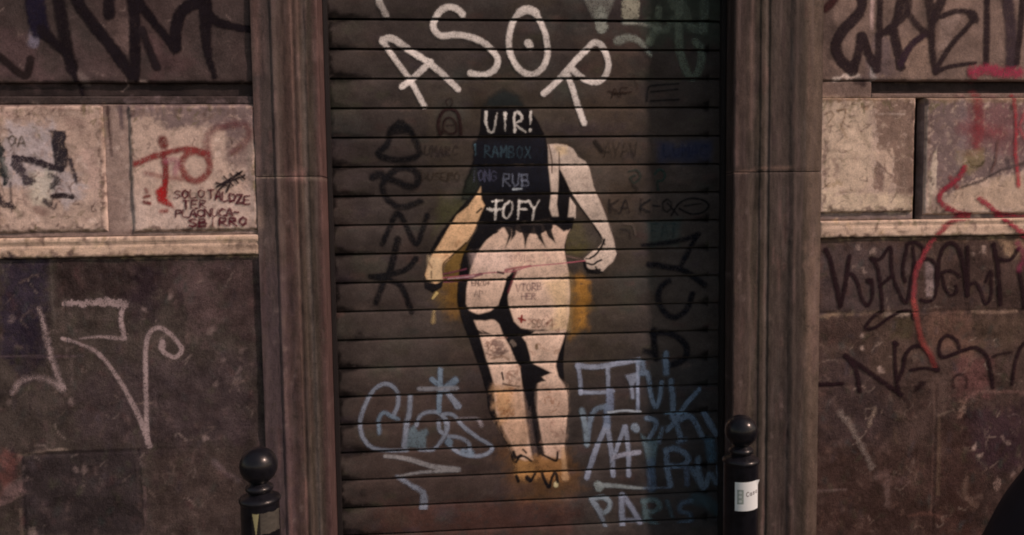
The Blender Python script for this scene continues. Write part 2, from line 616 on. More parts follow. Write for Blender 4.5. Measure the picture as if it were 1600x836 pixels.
stone_joint = mat_base('grey_joint_stone', C(84, 68, 66), C(112, 90, 86), 6.0, 0.8, 0.3, 0.4)
joint_dark = mat_base('dark_joint_stone', C(34, 26, 26), C(52, 40, 38), 6.0, 0.85, 0.3, 0.4)  # dark stone colour for groove beds and cores


class Slab:
    def __init__(self, name, x0, x1, z0, z1, Y, mat, bev=0.006, amp=0.0012, grooves=(), res=0.006, seed=1, label=None, Yb=0.1, cham=0.0):
        self.__dict__.update(locals())

    def depth(self, x, z):
        d = np.full(np.shape(x), self.Y, float)
        e = np.minimum(np.minimum(x - self.x0, self.x1 - x), np.minimum(z - self.z0, self.z1 - z))
        e = e + 0.0015 * vnoise(x, z, 0.02, self.seed + 3)
        b = self.bev
        t = np.clip(1 - e / b, 0, 1)
        d = d + b * (1 - np.sqrt(np.maximum(0, 1 - t * t))) * 0.8
        d = d + self.amp * vnoise(x, z, 0.11, self.seed) + self.amp * 0.6 * vnoise(x, z, 0.035, self.seed + 1)
        for (gx0, gz0, gx1, gz1, w, dp) in self.grooves:
            L = max(math.hypot(gx1 - gx0, gz1 - gz0), 1e-6)
            ux, uz = (gx1 - gx0) / L, (gz1 - gz0) / L
            t = np.clip((x - gx0) * ux + (z - gz0) * uz, 0, L)
            dist = np.hypot(x - gx0 - t * ux, z - gz0 - t * uz) + 0.0015 * vnoise(x, z, 0.03, 9)
            d = d + dp * np.clip(1.4 - dist / (w * 0.5), 0, 1)
        return d

    def inside(self, x, z, m=0.0):
        return (x >= self.x0 + m) & (x <= self.x1 - m) & (z >= self.z0 + m) & (z <= self.z1 - m)

    def build(self, parent, canvas=None):
        def axis(a, b):
            n = max(2, int(round((b - a) / self.res)))
            c = np.linspace(a, b, n + 1)
            k = self.bev * np.array([0.15, 0.4, 0.75])
            c = np.concatenate([c, a + k, b - k])
            c = np.unique(np.round(c, 5))
            return c[(c >= a) & (c <= b)]
        xs, zs = axis(self.x0, self.x1), axis(self.z0, self.z1)
        gx, gz = np.meshgrid(xs, zs)
        gy = self.depth(gx, gz)
        nz, nx = gx.shape
        V = np.stack([gx, gy, gz], -1).reshape(-1, 3)
        idx = np.arange(nz * nx).reshape(nz, nx)
        Fq = np.stack([idx[:-1, :-1], idx[:-1, 1:], idx[1:, 1:], idx[1:, :-1]], -1).reshape(-1, 4)
        # skirt back to Yb
        ring = np.concatenate([idx[0, :], idx[1:, -1], idx[-1, -2::-1], idx[-2:0:-1, 0]])
        back = V[ring].copy()
        back[:, 1] = self.Yb
        n0 = len(V)
        V = np.vstack([V, back])
        k = np.arange(len(ring))
        k2 = (k + 1) % len(ring)
        Fs = np.stack([ring[k], n0 + k, n0 + k2, ring[k2]], -1)
        Fq = np.vstack([Fq, Fs])
        att = canvas.sample(V[:, 0], V[:, 2]) if canvas is not None else np.concatenate([np.ones((len(V), 3)), np.zeros((len(V), 1))], 1)
        return part(self.name, V, Fq, self.mat, parent, True, label=self.label, attr=att)


def wall_depth(slabs, back):
    def f(x, z):
        d = np.full(np.shape(x), back, float)
        for s in slabs:
            i = s.inside(x, z)
            d = np.where(i, np.minimum(d, s.depth(x, z)), d)
        return d
    return f


def wall_mask(slabs, m=0.0015):
    def f(x, z):
        k = np.zeros(np.shape(x), bool)
        for s in slabs: k |= s.inside(x, z, m)
        return k.astype(np.float32)
    return f


BLACK = C(24, 17, 20)
BLACK2 = C(34, 22, 25)
paint_mat = mat_paint('spray_paint', 0.6, 0.5, 0.25)
paint_worn = mat_paint('worn_spray_paint', 0.6, 0.75, 0.3)
ink_mat = mat_paint('marker_ink', 0.5, 0.4, 0.3)

# ================================================================== LEFT WALL
LX0 = -2.3
wallL = thing('stone_wall', (-1.45, 0.1, 0), 'dark stone wall with pale ledge and two pale panels, left of the shuttered doorway', 'wall', 'graffiti covered facade walls')
GL = 1.062
sL = [
    Slab('panel_bed', LX0, XL, 1.4335, 1.8665, -0.0035, stone_bed, 0.002, 0.001, seed=61),
    Slab('groove_bed', LX0, XL, 1.895, 1.9375, 0.017, joint_dark, 0.002, 0.001, seed=62),
    Slab('wall_base', LX0, XL, 0.0, 1.362, 0.0, stone_dark, 0.004, 0.0016,
         grooves=[(-1.43, 0.70, -1.045, 0.702, 0.008, 0.004), (-1.045, 0.70, -1.035, 0.0, 0.007, 0.003), (-1.425, 0.70, -1.43, 0.0, 0.008, 0.004),
                  (LX0, 1.04, -1.22, 1.035, 0.004, 0.0015), (-1.265, 1.36, -1.255, 0.96, 0.005, 0.002), (-0.98, 1.362, -0.97, 0.702, 0.003, 0.001), (-1.045, 0.702, XL, 0.70, 0.004, 0.0015)],
         seed=2),
    Slab('ledge', LX0, XL, 1.364, 1.432, -0.013, stone_ledge, 0.009, 0.0012, seed=5,
         grooves=[(LX0, 1.409, XL, 1.406, 0.008, 0.006)], label='pale projecting stone ledge, dirty along its edge'),
    Slab('wall_panel', LX0, -1.102, 1.448, 1.862, -0.012, stone_pale, 0.014, 0.0016, seed=11, res=0.0035, label='pale cream panel with thick black lettering'),
    Slab('wall_panel', -1.022, XL - 0.004, 1.446, 1.862, -0.012, stone_pale, 0.012, 0.0016, seed=17, res=0.0035, label='pale pinkish panel with red tag and handwritten lines'),
    Slab('panel_head', LX0, XL, 1.868, 1.894, -0.002, stone_up, 0.006, 0.001, seed=21),
    Slab('upper_block', LX0, XL, 1.938, 2.62, 0.0, stone_up, 0.012, 0.0018, seed=23, label='grimy upper block with broad black tag'),
    Slab('upper_block', LX0, XL, 2.66, 3.3, 0.0, stone_up, 0.012, 0.0018, seed=25, res=0.02),
]
cv = Canvas(-1.62, XL + 0.01, 0.0, 2.62)
# old paint and dirt belonging to the stone
# grimy top of right panel
cv.poly([(200, 160), (408, 160), (408, 215), (385, 222), (350, 205), (320, 195), (270, 200), (240, 182), (205, 180)], C(92, 72, 72), 0.85, 8, rag=14)
cv.poly([(340, 170), (408, 165), (408, 300), (398, 320), (380, 270), (355, 240)], C(100, 78, 76), 0.7, 10, rag=14)
cv.poly([(382, 200), (409, 200), (409, 350), (396, 350)], C(120, 100, 92), 0.6, 6, rag=6)
cv.poly([(205, 300), (300, 310), (395, 300), (400, 360), (208, 360)], C(176, 146, 136), 0.6, 12, rag=14)
# left panel: lilac overpainting, warm right part
cv.poly([(20, 195), (85, 195), (95, 250), (140, 290), (110, 320), (60, 300), (10, 290), (0, 240)], C(150, 132, 134), 0.7, 8, rag=12)
cv.poly([(45, 265), (90, 270), (82, 315), (55, 322), (45, 295)], C(165, 146, 132), 0.7, 6, rag=8)
for (q, w_, c_) in [([(110, 190), (125, 195)], 16, (120, 92, 84)), ([(60, 168), (140, 174)], 5, (80, 58, 52)), ([(118, 215), (140, 216)], 6, (125, 98, 88)),
                    ([(60, 325), (70, 332)], 9, (90, 58, 54)), ([(28, 325), (34, 336)], 8, (96, 80, 66)), ([(135, 345), (150, 335)], 4, (120, 92, 84)),
                    ([(160, 345), (162, 355)], 6, (72, 50, 48)), ([(0, 340), (8, 346)], 10, (130, 100, 84)), ([(140, 240), (150, 290)], 22, (150, 118, 110)),
                    ([(5, 178), (30, 180)], 8, (150, 116, 108)), ([(148, 322), (154, 300)], 6, (140, 112, 104))]:
    cv.stroke(q, w_, C(*c_), 0.6, 5, wob=0.5)
rg = random.Random(12)
for k in range(600):
    px_, py_ = rg.uniform(0, 400), rg.uniform(160, 402)
    cv.stroke([(px_, py_), (px_ + rg.uniform(-5, 5), py_ + rg.uniform(-3, 6))], rg.uniform(1, 6), C(*rg.choice([(110, 86, 78), (130, 100, 92), (88, 66, 62), (186, 156, 146)])),
              rg.uniform(0.15, 0.5), 2.5, wob=0.4)
# joint recess dark marks on the panel edge
cv.stroke([(169, 168), (171, 200), (175, 243)], 7, C(48, 30, 30), 0.85, 2, w2=4)
cv.stroke([(188, 168), (192, 200)], 9, C(66, 50, 54), 0.8, 3, w2=5)
# ledge grime
cv.stroke([(0, 366), (120, 364), (300, 363), (400, 364)], 5, C(96, 74, 68), 0.55, 4, wob=0.6)
cv.stroke([(360, 385), (402, 383)], 9, C(70, 54, 48), 0.7, 5, wob=0.6)
cv.stroke([(300, 388), (402, 388)], 3, C(120, 92, 80), 0.5, 3)
cv.stroke([(12, 400), (17, 400)], 14, C(34, 22, 28), 0.95, 2.5)
cv.stroke([(0, 384), (150, 381), (320, 378)], 3, C(140, 112, 102), 0.45, 3, wob=0.6)
# upper block tones
cv.poly([(0, 50), (60, 45), (75, 125), (0, 128)], C(72, 52, 52), 0.7, 10, rag=16)
cv.poly([(120, 60), (170, 95), (200, 128), (60, 128)], C(78, 58, 57), 0.5, 14, rag=20)
cv.poly([(170, 25), (205, 30), (206, 90), (180, 70)], C(92, 70, 66), 0.6, 8, rag=10)
cv.poly([(225, 45), (262, 75), (310, 100), (240, 125)], C(72, 50, 50), 0.6, 10, rag=14)
cv.stroke([(53, 52), (52, 66)], 15, C(104, 92, 104), 0.8, 3)
cv.stroke([(120, 115), (132, 126)], 12, C(110, 90, 86), 0.6, 4)
cv.stroke([(205, 126), (228, 127)], 3, C(160, 130, 122), 0.9, 2)
cv.stroke([(60, 128), (0, 127)], 3, C(110, 84, 78), 0.6, 3, wob=.6)
# dark base: navy patches, square block, brown areas, pale scuffs
cv.poly([(0, 408), (78, 405), (74, 470), (55, 560), (0, 560)], C(42, 33, 44), 0.8, 10, rag=18)
cv.poly([(28, 490), (75, 480), (80, 560), (40, 600), (20, 560)], C(32, 24, 32), 0.7, 10, rag=14)
cv.poly([(80, 408), (280, 403), (285, 470), (160, 465), (85, 470)], C(44, 30, 30), 0.7, 12, rag=18)
cv.poly([(205, 420), (250, 425), (245, 500), (200, 510)], C(38, 26, 32), 0.6, 10, rag=14)
cv.poly([(270, 408), (330, 405), (345, 500), (320, 540), (280, 480)], C(82, 60, 60), 0.55, 14, rag=24)
cv.poly([(330, 405), (405, 402), (408, 540), (350, 520)], C(62, 44, 44), 0.6, 12, rag=18)
cv.poly([(32, 714), (110, 704), (222, 702), (224, 836), (30, 836)], C(41, 32, 33), 0.85, 3, rag=3)
cv.poly([(0, 700), (28, 710), (28, 745), (0, 780)], C(94, 54, 50), 0.6, 6, rag=8)
cv.poly([(0, 762), (30, 745), (46, 745), (36, 775), (0, 790)], C(100, 74, 72), 0.6, 4, rag=8)
cv.poly([(230, 700), (375, 700), (380, 836), (235, 836)], C(60, 45, 42), 0.7, 16, rag=20)
cv.poly([(120, 600), (220, 560), (380, 560), (400, 690), (240, 700), (120, 690)], C(58, 44, 46), 0.6, 20, rag=26)
cv.stroke([(30, 712), (60, 706), (105, 701)], 4, C(116, 94, 84), 0.8, 2, w2=2, wob=0.5)
cv.stroke([(225, 762), (226, 785), (227, 830)], 4, C(96, 72, 70), 0.7, 2, w2=2)
cv.stroke([(32, 795), (34, 836)], 4, C(90, 72, 64), 0.6, 2)
cv.stroke([(0, 557), (70, 557), (130, 556)], 2.2, C(88, 68, 72), 0.7, 1.5)
cv.stroke([(80, 408), (82, 470), (86, 510)], 3.5, C(86, 72, 66), 0.6, 2)
cv.stroke([(112, 560), (112, 600)], 4, C(92, 74, 70), 0.55, 3)
cv.stroke([(405, 408), (408, 520)], 6, C(84, 64, 62), 0.5, 4)
for (px_, py_, w_, a_) in [(225, 482, 7, .8), (266, 463, 6, .8), (320, 683, 8, .8), (348, 562, 5, .7), (118, 731, 6, .5), (132, 730, 7, .6), (52, 828, 9, .6),
                           (340, 595, 7, .5), (380, 545, 7, .4), (20, 495, 7, .4), (112, 625, 6, .6), (38, 727, 3, .4), (330, 515, 9, .4), (375, 575, 6, .5), (15, 628, 6, .5)]:
    cv.stroke([(px_, py_), (px_ + rg.uniform(-3, 3), py_ + rg.uniform(2, 8))], w_, C(120, 96, 92), a_, 2.5, wob=0.5)
cv.stroke([(335, 722), (352, 738), (372, 750)], 7, C(94, 74, 76), 0.55, 5)
for k in range(900):
    px_, py_ = rg.uniform(0, 408), rg.uniform(405, 836)
    cv.stroke([(px_, py_), (px_ + rg.uniform(-6, 6), py_ + rg.uniform(-8, 14))], rg.uniform(1, 7), C(*rg.choice([(62, 56, 44), (56, 46, 50), (68, 48, 44), (50, 52, 50), (82, 62, 60), (46, 32, 36), (92, 70, 66), (70, 44, 44), (38, 28, 32)])),
              rg.uniform(0.1, 0.45), 4, wob=0.5)
def edge_grime(cv, x0, x1, y0, y1, n, cols, seed, side='tblr'):
    q = random.Random(seed)
    for k in range(n):
        e = q.choice(side)
        u = q.random()
        if e == 't': p = (x0 + (x1 - x0) * u, y0 + abs(q.gauss(0, 5))); d = (q.uniform(-6, 6), q.uniform(0, 16))
        elif e == 'b': p = (x0 + (x1 - x0) * u, y1 - abs(q.gauss(0, 4))); d = (q.uniform(-10, 10), q.uniform(-4, 0))
        elif e == 'l': p = (x0 + abs(q.gauss(0, 3)), y0 + (y1 - y0) * u); d = (q.uniform(-1, 3), q.uniform(-10, 10))
        else: p = (x1 - abs(q.gauss(0, 3)), y0 + (y1 - y0) * u); d = (q.uniform(-3, 1), q.uniform(-10, 10))
        cv.stroke([p, (p[0] + d[0], p[1] + d[1])], q.uniform(1.5, 6), C(*q.choice(cols)), q.uniform(.25, .75), 2.2, wob=.6)


def scratches(cv, x0, x1, y0, y1, n, cols, seed, ln=12, wmax=2.4):
    q = random.Random(seed)
    for k in range(n):
        a_, b_ = q.uniform(x0, x1), q.uniform(y0, y1)
        P_ = [(a_, b_)]
        for m_ in range(q.randint(1, 3)): P_.append((P_[-1][0] + q.uniform(-ln, ln), P_[-1][1] + q.uniform(-ln * .7, ln)))
        cv.stroke(P_, q.uniform(.8, wmax), C(*q.choice(cols)), q.uniform(.25, .8), 1.2, wob=.4)


DK = [(84, 62, 56), (104, 80, 72), (70, 50, 46), (96, 80, 60)]
edge_grime(cv, 0, 166, 164, 362, 150, DK, 1)
edge_grime(cv, 206, 404, 164, 362, 120, DK, 2)
edge_grime(cv, 0, 404, 370, 404, 170, DK + [(150, 120, 96)], 3, 'tbbb')
scratches(cv, 0, 165, 170, 360, 90, DK, 4)
scratches(cv, 206, 400, 170, 300, 40, DK, 5)
scratches(cv, 0, 400, 410, 836, 120, [(96, 76, 70), (110, 90, 84), (34, 24, 26)], 6, 16, 2)
scratches(cv, 0, 390, 0, 128, 50, [(96, 76, 70), (120, 96, 90), (40, 28, 28)], 7, 10, 2)
stainL = cv
V, Fc = boxes([(LX0, XL - 0.001, 0.045, 0.32, 0.0, 3.3)])
part('wall_core', V, Fc, joint_dark, wallL, False)
objL = [s.build(wallL, stainL) for s in sL]
# the facade goes on beyond the picture, in coarser meshes
V, Fc = boxes([(-5.0, LX0 - 0.001, 0.045, 0.32, 0.0, 6.0), (LX0, XL - 0.001, 0.05, 0.32, 3.301, 6.0)])
part('wall_core', V, Fc, joint_dark, wallL, False)
for (nm, z0, z1, Y, m_) in (('wall_base', 0.0, 1.362, 0.0, stone_dark), ('ledge', 1.364, 1.432, -0.013, stone_ledge), ('wall_panel', 1.448, 1.862, -0.012, stone_pale),
                            ('upper_block', 1.938, 2.62, 0.0, stone_up), ('upper_block', 2.66, 3.3, 0.0, stone_up), ('upper_block', 3.34, 6.0, 0.0, stone_up)):
    Slab(nm, -5.0, LX0 - 0.004, z0, z1, Y, m_, 0.012, 0.0018, seed=71, res=0.03).build(wallL)
Slab('upper_block', LX0, XL, 3.34, 6.0, 0.0, stone_up, 0.012, 0.0018, seed=72, res=0.03).build(wallL)
dL, mL = wall_depth(sL, 0.02), wall_mask(sL)

# --- black tag on the upper block
g = Canvas(-1.62, XL + 0.01, 1.85, 2.35)
B = BLACK
g.stroke([(0, 88), (14, 100), (38, 118), (46, 108), (48, 92)], 10, C(34, 24, 24), 0.95, 2.5)
g.stroke([(54, -30), (56, 10), (62, 45)], 27, C(26, 20, 32), 0.9, 4)
g.stroke([(66, 48), (84, 66), (104, 85), (115, 110), (127, 148)], 17, B, 0.95, 3, w2=5)
g.stroke([(88, -30), (97, 30), (104, 70), (113, 108)], 17, B, 0.85, 3)
g.stroke([(112, -30), (125, 8), (148, 40), (180, 80), (203, 112), (210, 120)], 17, B, 0.95, 2.5)
g.stroke([(203, -30), (210, 20), (212, 70), (210, 120)], 16, B, 0.95, 2.5)
g.stroke([(171, -20), (171, 22)], 16, B, 0.85, 3)
g.stroke([(222, 46), (234, 78), (246, 105)], 11, C(30, 22, 24), 0.95, 2.5)
g.stroke([(205, -20), (220, 6), (245, 40), (262, 60), (272, 76)], 15, B, 0.95, 2.5, w2=10)
g.stroke([(274, 74), (276, 40), (288, 14), (312, 4), (322, 12)], 17, B, 0.98, 2.5)
g.stroke([(322, -20), (322, 14), (340, 34), (362, 40), (390, 47)], 18, B, 0.98, 2.5, w2=9)
g.stroke([(380, 45), (398, 40)], 6, B, 0.9, 2, w2=2)
g.stroke([(322, 10), (322, 60), (328, 95), (336, 120)], 19, B, 0.9, 2.5, w2=6)
g.stroke([(212, 118), (210, 132)], 3, B, 0.8, 1.5, w2=1)
g.stroke([(273, 72), (272, 86)], 4, B, 0.8, 1.5, w2=1)
g.film('spray_writing', objL[7], paint_mat, dL, 0.0016, mL, 'broad black spray tag running off the top')

# --- black lettering on the pale panel
g = Canvas(-1.62, XL + 0.01, 1.40, 1.90)
K2 = C(38, 28, 33)
g.stroke([(-14, 200), (0, 228), (8, 260), (13, 286)], 14, C(40, 40, 40), 0.92, 2, w2=6, wob=.3)
g.stroke([(28, 252), (36, 268), (48, 284)], 13, C(58, 46, 50), 0.85, 2.5, wob=.4)
g.stroke([(28, 247), (50, 250), (75, 258), (98, 265)], 9, K2, 0.92, 2, wob=.3)
g.poly([(80, 204), (105, 205), (108, 225), (108, 262), (98, 270), (86, 262), (88, 235)], C(40, 32, 36), 0.92, 2, rag=4)
g.stroke([(84, 274), (92, 280), (86, 292)], 8, C(58, 50, 50), 0.7, 3, wob=.5)
g.stroke([(113, 250), (118, 268), (123, 286)], 6, C(52, 42, 46), 0.85, 2, w2=3, wob=.4)
g.stroke([(0, 308), (10, 318), (22, 322)], 9, K2, 0.9, 2.5, wob=.4)
g.stroke([(20, 285), (22, 330)], 3, C(60, 46, 46), 0.7, 2)
g.stroke([(86, 307), (100, 305), (116, 307)], 7, C(34, 24, 26), 0.95, 2, wob=.3)
g.stroke([(73, 314), (80, 318)], 8, C(60, 48, 48), 0.8, 2, wob=.4)
g.stroke([(82, 322), (88, 326), (92, 318)], 3, C(80, 62, 62), 0.7, 2)
g.stroke([(8, 250), (14, 266), (20, 276)], 6, C(130, 118, 112), 0.5, 3)
g.text('0A', 17, 213, 14, 11, 2.6, C(70, 56, 44), 0.85, rise=0.1, seed=3)
g.film('spray_writing', objL[4], paint_worn, dL, 0.0016, mL, 'worn black letters')

g = Canvas(-1.62, XL + 0.01, 1.40, 1.90)
RD = C(112, 44, 42)
g.stroke([(214, 257), (232, 249), (258, 240), (296, 233), (326, 240)], 8, RD, 0.85, 3)
g.stroke([(258, 242), (261, 262), (261, 284)], 9, C(104, 36, 36), 0.85, 2.5)
g.stroke([(307, 236), (292, 243), (286, 258), (292, 274), (307, 283), (322, 276), (330, 260), (324, 244), (307, 236)], 9, RD, 0.72, 3)
g.stroke([(329, 242), (324, 222), (334, 205), (352, 198), (378, 194), (390, 204), (386, 222), (366, 238)], 11, C(96, 40, 44), 0.42, 5)
g.stroke([(231, 271), (262, 277), (292, 280)], 7, RD, 0.45, 4)
g.stroke([(256, 220), (258, 227)], 13, C(92, 34, 32), 0.8, 4)
g.poly([(245, 297), (258, 288), (264, 310), (274, 326), (262, 320), (247, 314)], C(140, 26, 28), 0.92, 2.5, rag=3)
g.stroke([(260, 283), (261, 300)], 6, C(128, 28, 28), 0.9, 2)
g.stroke([(228, 308), (236, 306)], 4, C(110, 44, 40), 0.8, 2)
g.stroke([(228, 316), (236, 318)], 5, C(96, 34, 34), 0.85, 2)
g.stroke([(232, 300), (230, 296)], 5, C(110, 50, 50), 0.5, 2)
g.stroke([(254, 330), (262, 329)], 5, C(126, 44, 40), 0.7, 3)
g.stroke([(262, 252), (278, 252), (276, 270)], 9, C(150, 84, 98), 0.45, 4)
g.film('spray_writing', objL[5], paint_worn, dL, 0.0016, mL, 'faded red spray tag with a round letter')
IN = C(78, 24, 36)
LINES = [[('SOLO', 274, 298, 12, 9.5, 2.0, .92, .32, -.03, 5), ('TALDZE', 327, 297, 13, 9, 2.0, .92, .25, .16, 6)], [('TER', 288, 314, 12, 10, 2.0, .9, .3, -.05, 7)],
         [('PLACNUCA-', 277, 328, 11, 9.2, 1.9, .85, .22, -.02, 8)], [('SBIRRO', 298, 342, 12, 11.5, 2.1, .92, .35, -.03, 9)]]
for ln in LINES:
    g = Canvas(-1.2, XL + 0.01, 1.42, 1.80, step=0.0018)
    for (s_, x_, y_, h_, w_, lw, a_, gp, ri, sd_) in ln: g.text(s_, x_, y_, h_, w_, lw * 1.3, C(70, 20, 30), 1.0, gap=gp, rise=ri, seed=sd_, jit=.45, soft=1.0, even=.8)
    g.film('marker_writing', objL[5], ink_mat, dL, 0.0028, mL, 'dark red handwritten line reading ' + ' '.join(q[0] for q in ln))
g = Canvas(-1.2, XL + 0.01, 1.42, 1.80, step=0.0018)
for q in ([(345, 296), (362, 280), (380, 268)], [(340, 286), (356, 290)], [(352, 276), (366, 290)], [(362, 272), (374, 286)], [(372, 270), (384, 280)], [(350, 288), (384, 274)],
          [(356, 300), (362, 286)], [(341, 292), (378, 270)]):
    g.stroke(q, 3.0, C(30, 20, 24), 0.92, 1.2)
g.film('marker_writing', objL[5], ink_mat, dL, 0.0034, mL, 'small black slanting scribble above the handwriting')

# --- pale tag on the base
g = Canvas(-1.62, XL + 0.01, 0.6, 1.40)
WH = C(140, 114, 112)
g.stroke([(101, 473), (130, 474), (165, 473), (194, 475)], 8, WH, 0.9, 2, w2=13, wob=.3)
g.stroke([(165, 466), (172, 470)], 6, WH, 0.7, 2)
g.stroke([(193, 478), (189, 497), (195, 528)], 7, WH, 0.85, 2)
g.stroke([(195, 529), (180, 528), (155, 526), (125, 529)], 7, WH, 0.85, 2, w2=3, a2=.5)
g.stroke([(98, 529), (108, 532)], 6, WH, 0.85, 2)
g.stroke([(108, 531), (125, 537), (155, 553), (184, 590), (206, 628), (222, 662), (234, 697)], 4, WH, 0.75, 2, w2=9)
g.stroke([(156, 554), (158, 557)], 7, WH, 0.7, 2)
g.stroke([(231, 692), (229, 640), (228, 590), (228, 545), (234, 520), (248, 512), (262, 518), (276, 532), (284, 547), (274, 558), (260, 553), (252, 544), (254, 534)], 7, WH, 0.88, 2)
g.stroke([(254, 536), (255, 540)], 10, WH, 0.7, 2.5)
g.stroke([(61, 484), (68, 505), (76, 540), (86, 575), (99, 608)], 6, WH, 0.7, 4, w2=7, wob=.5)
g.stroke([(22, 612), (30, 598), (52, 590), (75, 594), (97, 608)], 7, WH, 0.55, 5, wob=.5)
g.stroke([(78, 545), (80, 560)], 8, WH, 0.45, 4, wob=.5)
g.film('spray_writing', objL[2], paint_worn, dL, 0.0018, mL, 'pale pink spray tag like a big letter P with a curled top')

# ================================================================== RIGHT WALL
RX1 = 3.0
wallR = thing('stone_wall', (2.1, 0.1, 0), 'brown stone wall with pale panels crossed by red paint, right of the shuttered doorway', 'wall', 'graffiti covered facade walls')
sR = [
    Slab('panel_bed', XR, 1.708, 1.4495, 1.884, 0.002, stone_joint, 0.002, 0.001, seed=63),
    Slab('panel_bed', 1.7440, RX1, 1.4495, 1.884, 0.002, stone_joint, 0.002, 0.001, seed=64),
    Slab('groove_bed', XR, 1.545, 1.886, 1.9445, 0.006, stone_up2, 0.003, 0.002, seed=65),
    Slab('groove_bed', 1.5455, RX1, 1.9025, 1.9445, 0.024, joint_dark, 0.002, 0.002, seed=67),
    Slab('groove_bed', 1.5455, RX1, 1.886, 1.902, 0.004, stone_up2, 0.004, 0.001, seed=66),
    Slab('wall_base', XR, RX1, 0.0, 1.384, 0.0, stone_dark2, 0.004, 0.0018, seed=32,
         grooves=[(XR, 1.112, 1.73, 1.108, 0.008, 0.004), (1.73, 1.108, RX1, 1.10, 0.006, 0.003), (1.815, 0.84, 1.812, 0.0, 0.006, 0.003),
                  (1.82, 1.108, 1.82, 0.85, 0.003, 0.001), (XR, 0.845, RX1, 0.84, 0.004, 0.0015)]),
    Slab('ledge', XR, RX1, 1.386, 1.448, -0.013, stone_ledge, 0.009, 0.0014, seed=35, grooves=[(XR, 1.432, RX1, 1.424, 0.007, 0.005)], label='pale projecting stone ledge with red drips'),
    Slab('wall_panel', XR, 1.704, 1.478, 1.884, -0.010, stone_pale, 0.008, 0.0018, seed=37, res=0.0035, label='pale panel with brown weathered corner'),
    Slab('wall_panel', 1.746, RX1, 1.466, 1.884, -0.010, stone_pale, 0.010, 0.0018, seed=41, res=0.0035, label='greyish panel with red heart shaped spray line'),
    Slab('upper_block', XR, RX1, 1.946, 2.62, 0.0, stone_up2, 0.010, 0.0018, seed=43, label='pinkish brown upper block with black tag'),
    Slab('upper_block', XR, RX1, 2.66, 3.3, 0.0, stone_up2, 0.012, 0.0018, seed=45, res=0.02),
]
cv = Canvas(XR - 0.01, 2.32, 0.0, 2.62)
cv.poly([(1362, 158), (1428, 158), (1428, 330), (1400, 325), (1392, 240), (1372, 238), (1364, 215)], C(106, 80, 70), 0.92, 2.5, rag=7)
cv.poly([(1366, 240), (1384, 250), (1378, 300), (1362, 295)], C(98, 72, 64), 0.85, 2.5, rag=6)
cv.poly([(1360, 240), (1392, 232), (1394, 245), (1384, 320), (1376, 300), (1384, 262), (1366, 252)], C(164, 132, 116), 0.9, 2.5, rag=5)
cv.poly([(1284, 160), (1360, 160), (1362, 215), (1355, 300), (1284, 310)], C(176, 146, 124), 0.5, 10, rag=12)
cv.poly([(1284, 300), (1420, 305), (1424, 330), (1284, 330)], C(180, 150, 128), 0.7, 6, rag=8)
cv.stroke([(1284, 157), (1362, 157)], 4, C(110, 80, 62), 0.7, 2, wob=.5)
for (q, w_, c_) in [([(1300, 250), (1306, 262), (1304, 276)], 7, (104, 76, 68)), ([(1290, 290), (1310, 285)], 9, (126, 98, 74)), ([(1310, 300), (1340, 298)], 3, (130, 102, 84)),
                    ([(1330, 245), (1336, 250)], 5, (120, 92, 80)), ([(1310, 195), (1320, 215)], 5, (120, 90, 70)), ([(1345, 166), (1352, 170)], 6, (130, 90, 70)),
                    ([(1340, 200), (1356, 230)], 6, (134, 108, 92)), ([(1290, 235), (1340, 240)], 4, (140, 114, 98))]:
    cv.stroke(q, w_, C(*c_), 0.6, 3, wob=0.6)
cv.stroke([(1370, 178), (1410, 179)], 3, C(160, 132, 122), 0.6, 2, wob=.8)
# second panel: grey-brown upper part, cream lower part, white sliver
cv.poly([(1448, 158), (1640, 158), (1640, 262), (1560, 275), (1520, 285), (1480, 300), (1450, 290)], C(98, 76, 74), 0.95, 4, rag=12)
cv.poly([(1462, 228), (1460, 290), (1452, 322), (1446, 322), (1450, 280), (1456, 240)], C(176, 148, 132), 0.9, 2.5, rag=3)
cv.poly([(1490, 235), (1535, 232), (1535, 255), (1510, 275), (1490, 255)], C(120, 98, 66), 0.6, 5, rag=6)
cv.poly([(1500, 290), (1640, 265), (1640, 330), (1470, 330)], C(160, 128, 108), 0.6, 8, rag=12)
cv.poly([(1448, 300), (1475, 305), (1470, 332), (1447, 332)], C(110, 86, 78), 0.6, 5, rag=6)
cv.poly([(1500, 158), (1600, 158), (1600, 250), (1545, 230), (1500, 235)], C(108, 54, 58), 0.4, 14, rag=14)
# ledge grime
cv.stroke([(1284, 345), (1400, 344)], 5, C(110, 84, 72), 0.4, 4, wob=.6)
cv.stroke([(1284, 156), (1430, 156), (1600, 157)], 8, C(104, 78, 62), 0.8, 3, wob=.4)
cv.stroke([(1500, 162), (1504, 200), (1496, 260)], 14, C(112, 92, 92), 0.5, 5, wob=.4)
cv.stroke([(1284, 374), (1330, 377), (1380, 373), (1450, 376), (1540, 373), (1600, 373)], 7, C(80, 58, 46), 0.7, 4, wob=.7)
cv.stroke([(1400, 362), (1410, 363)], 4, C(70, 50, 44), 0.7, 2)
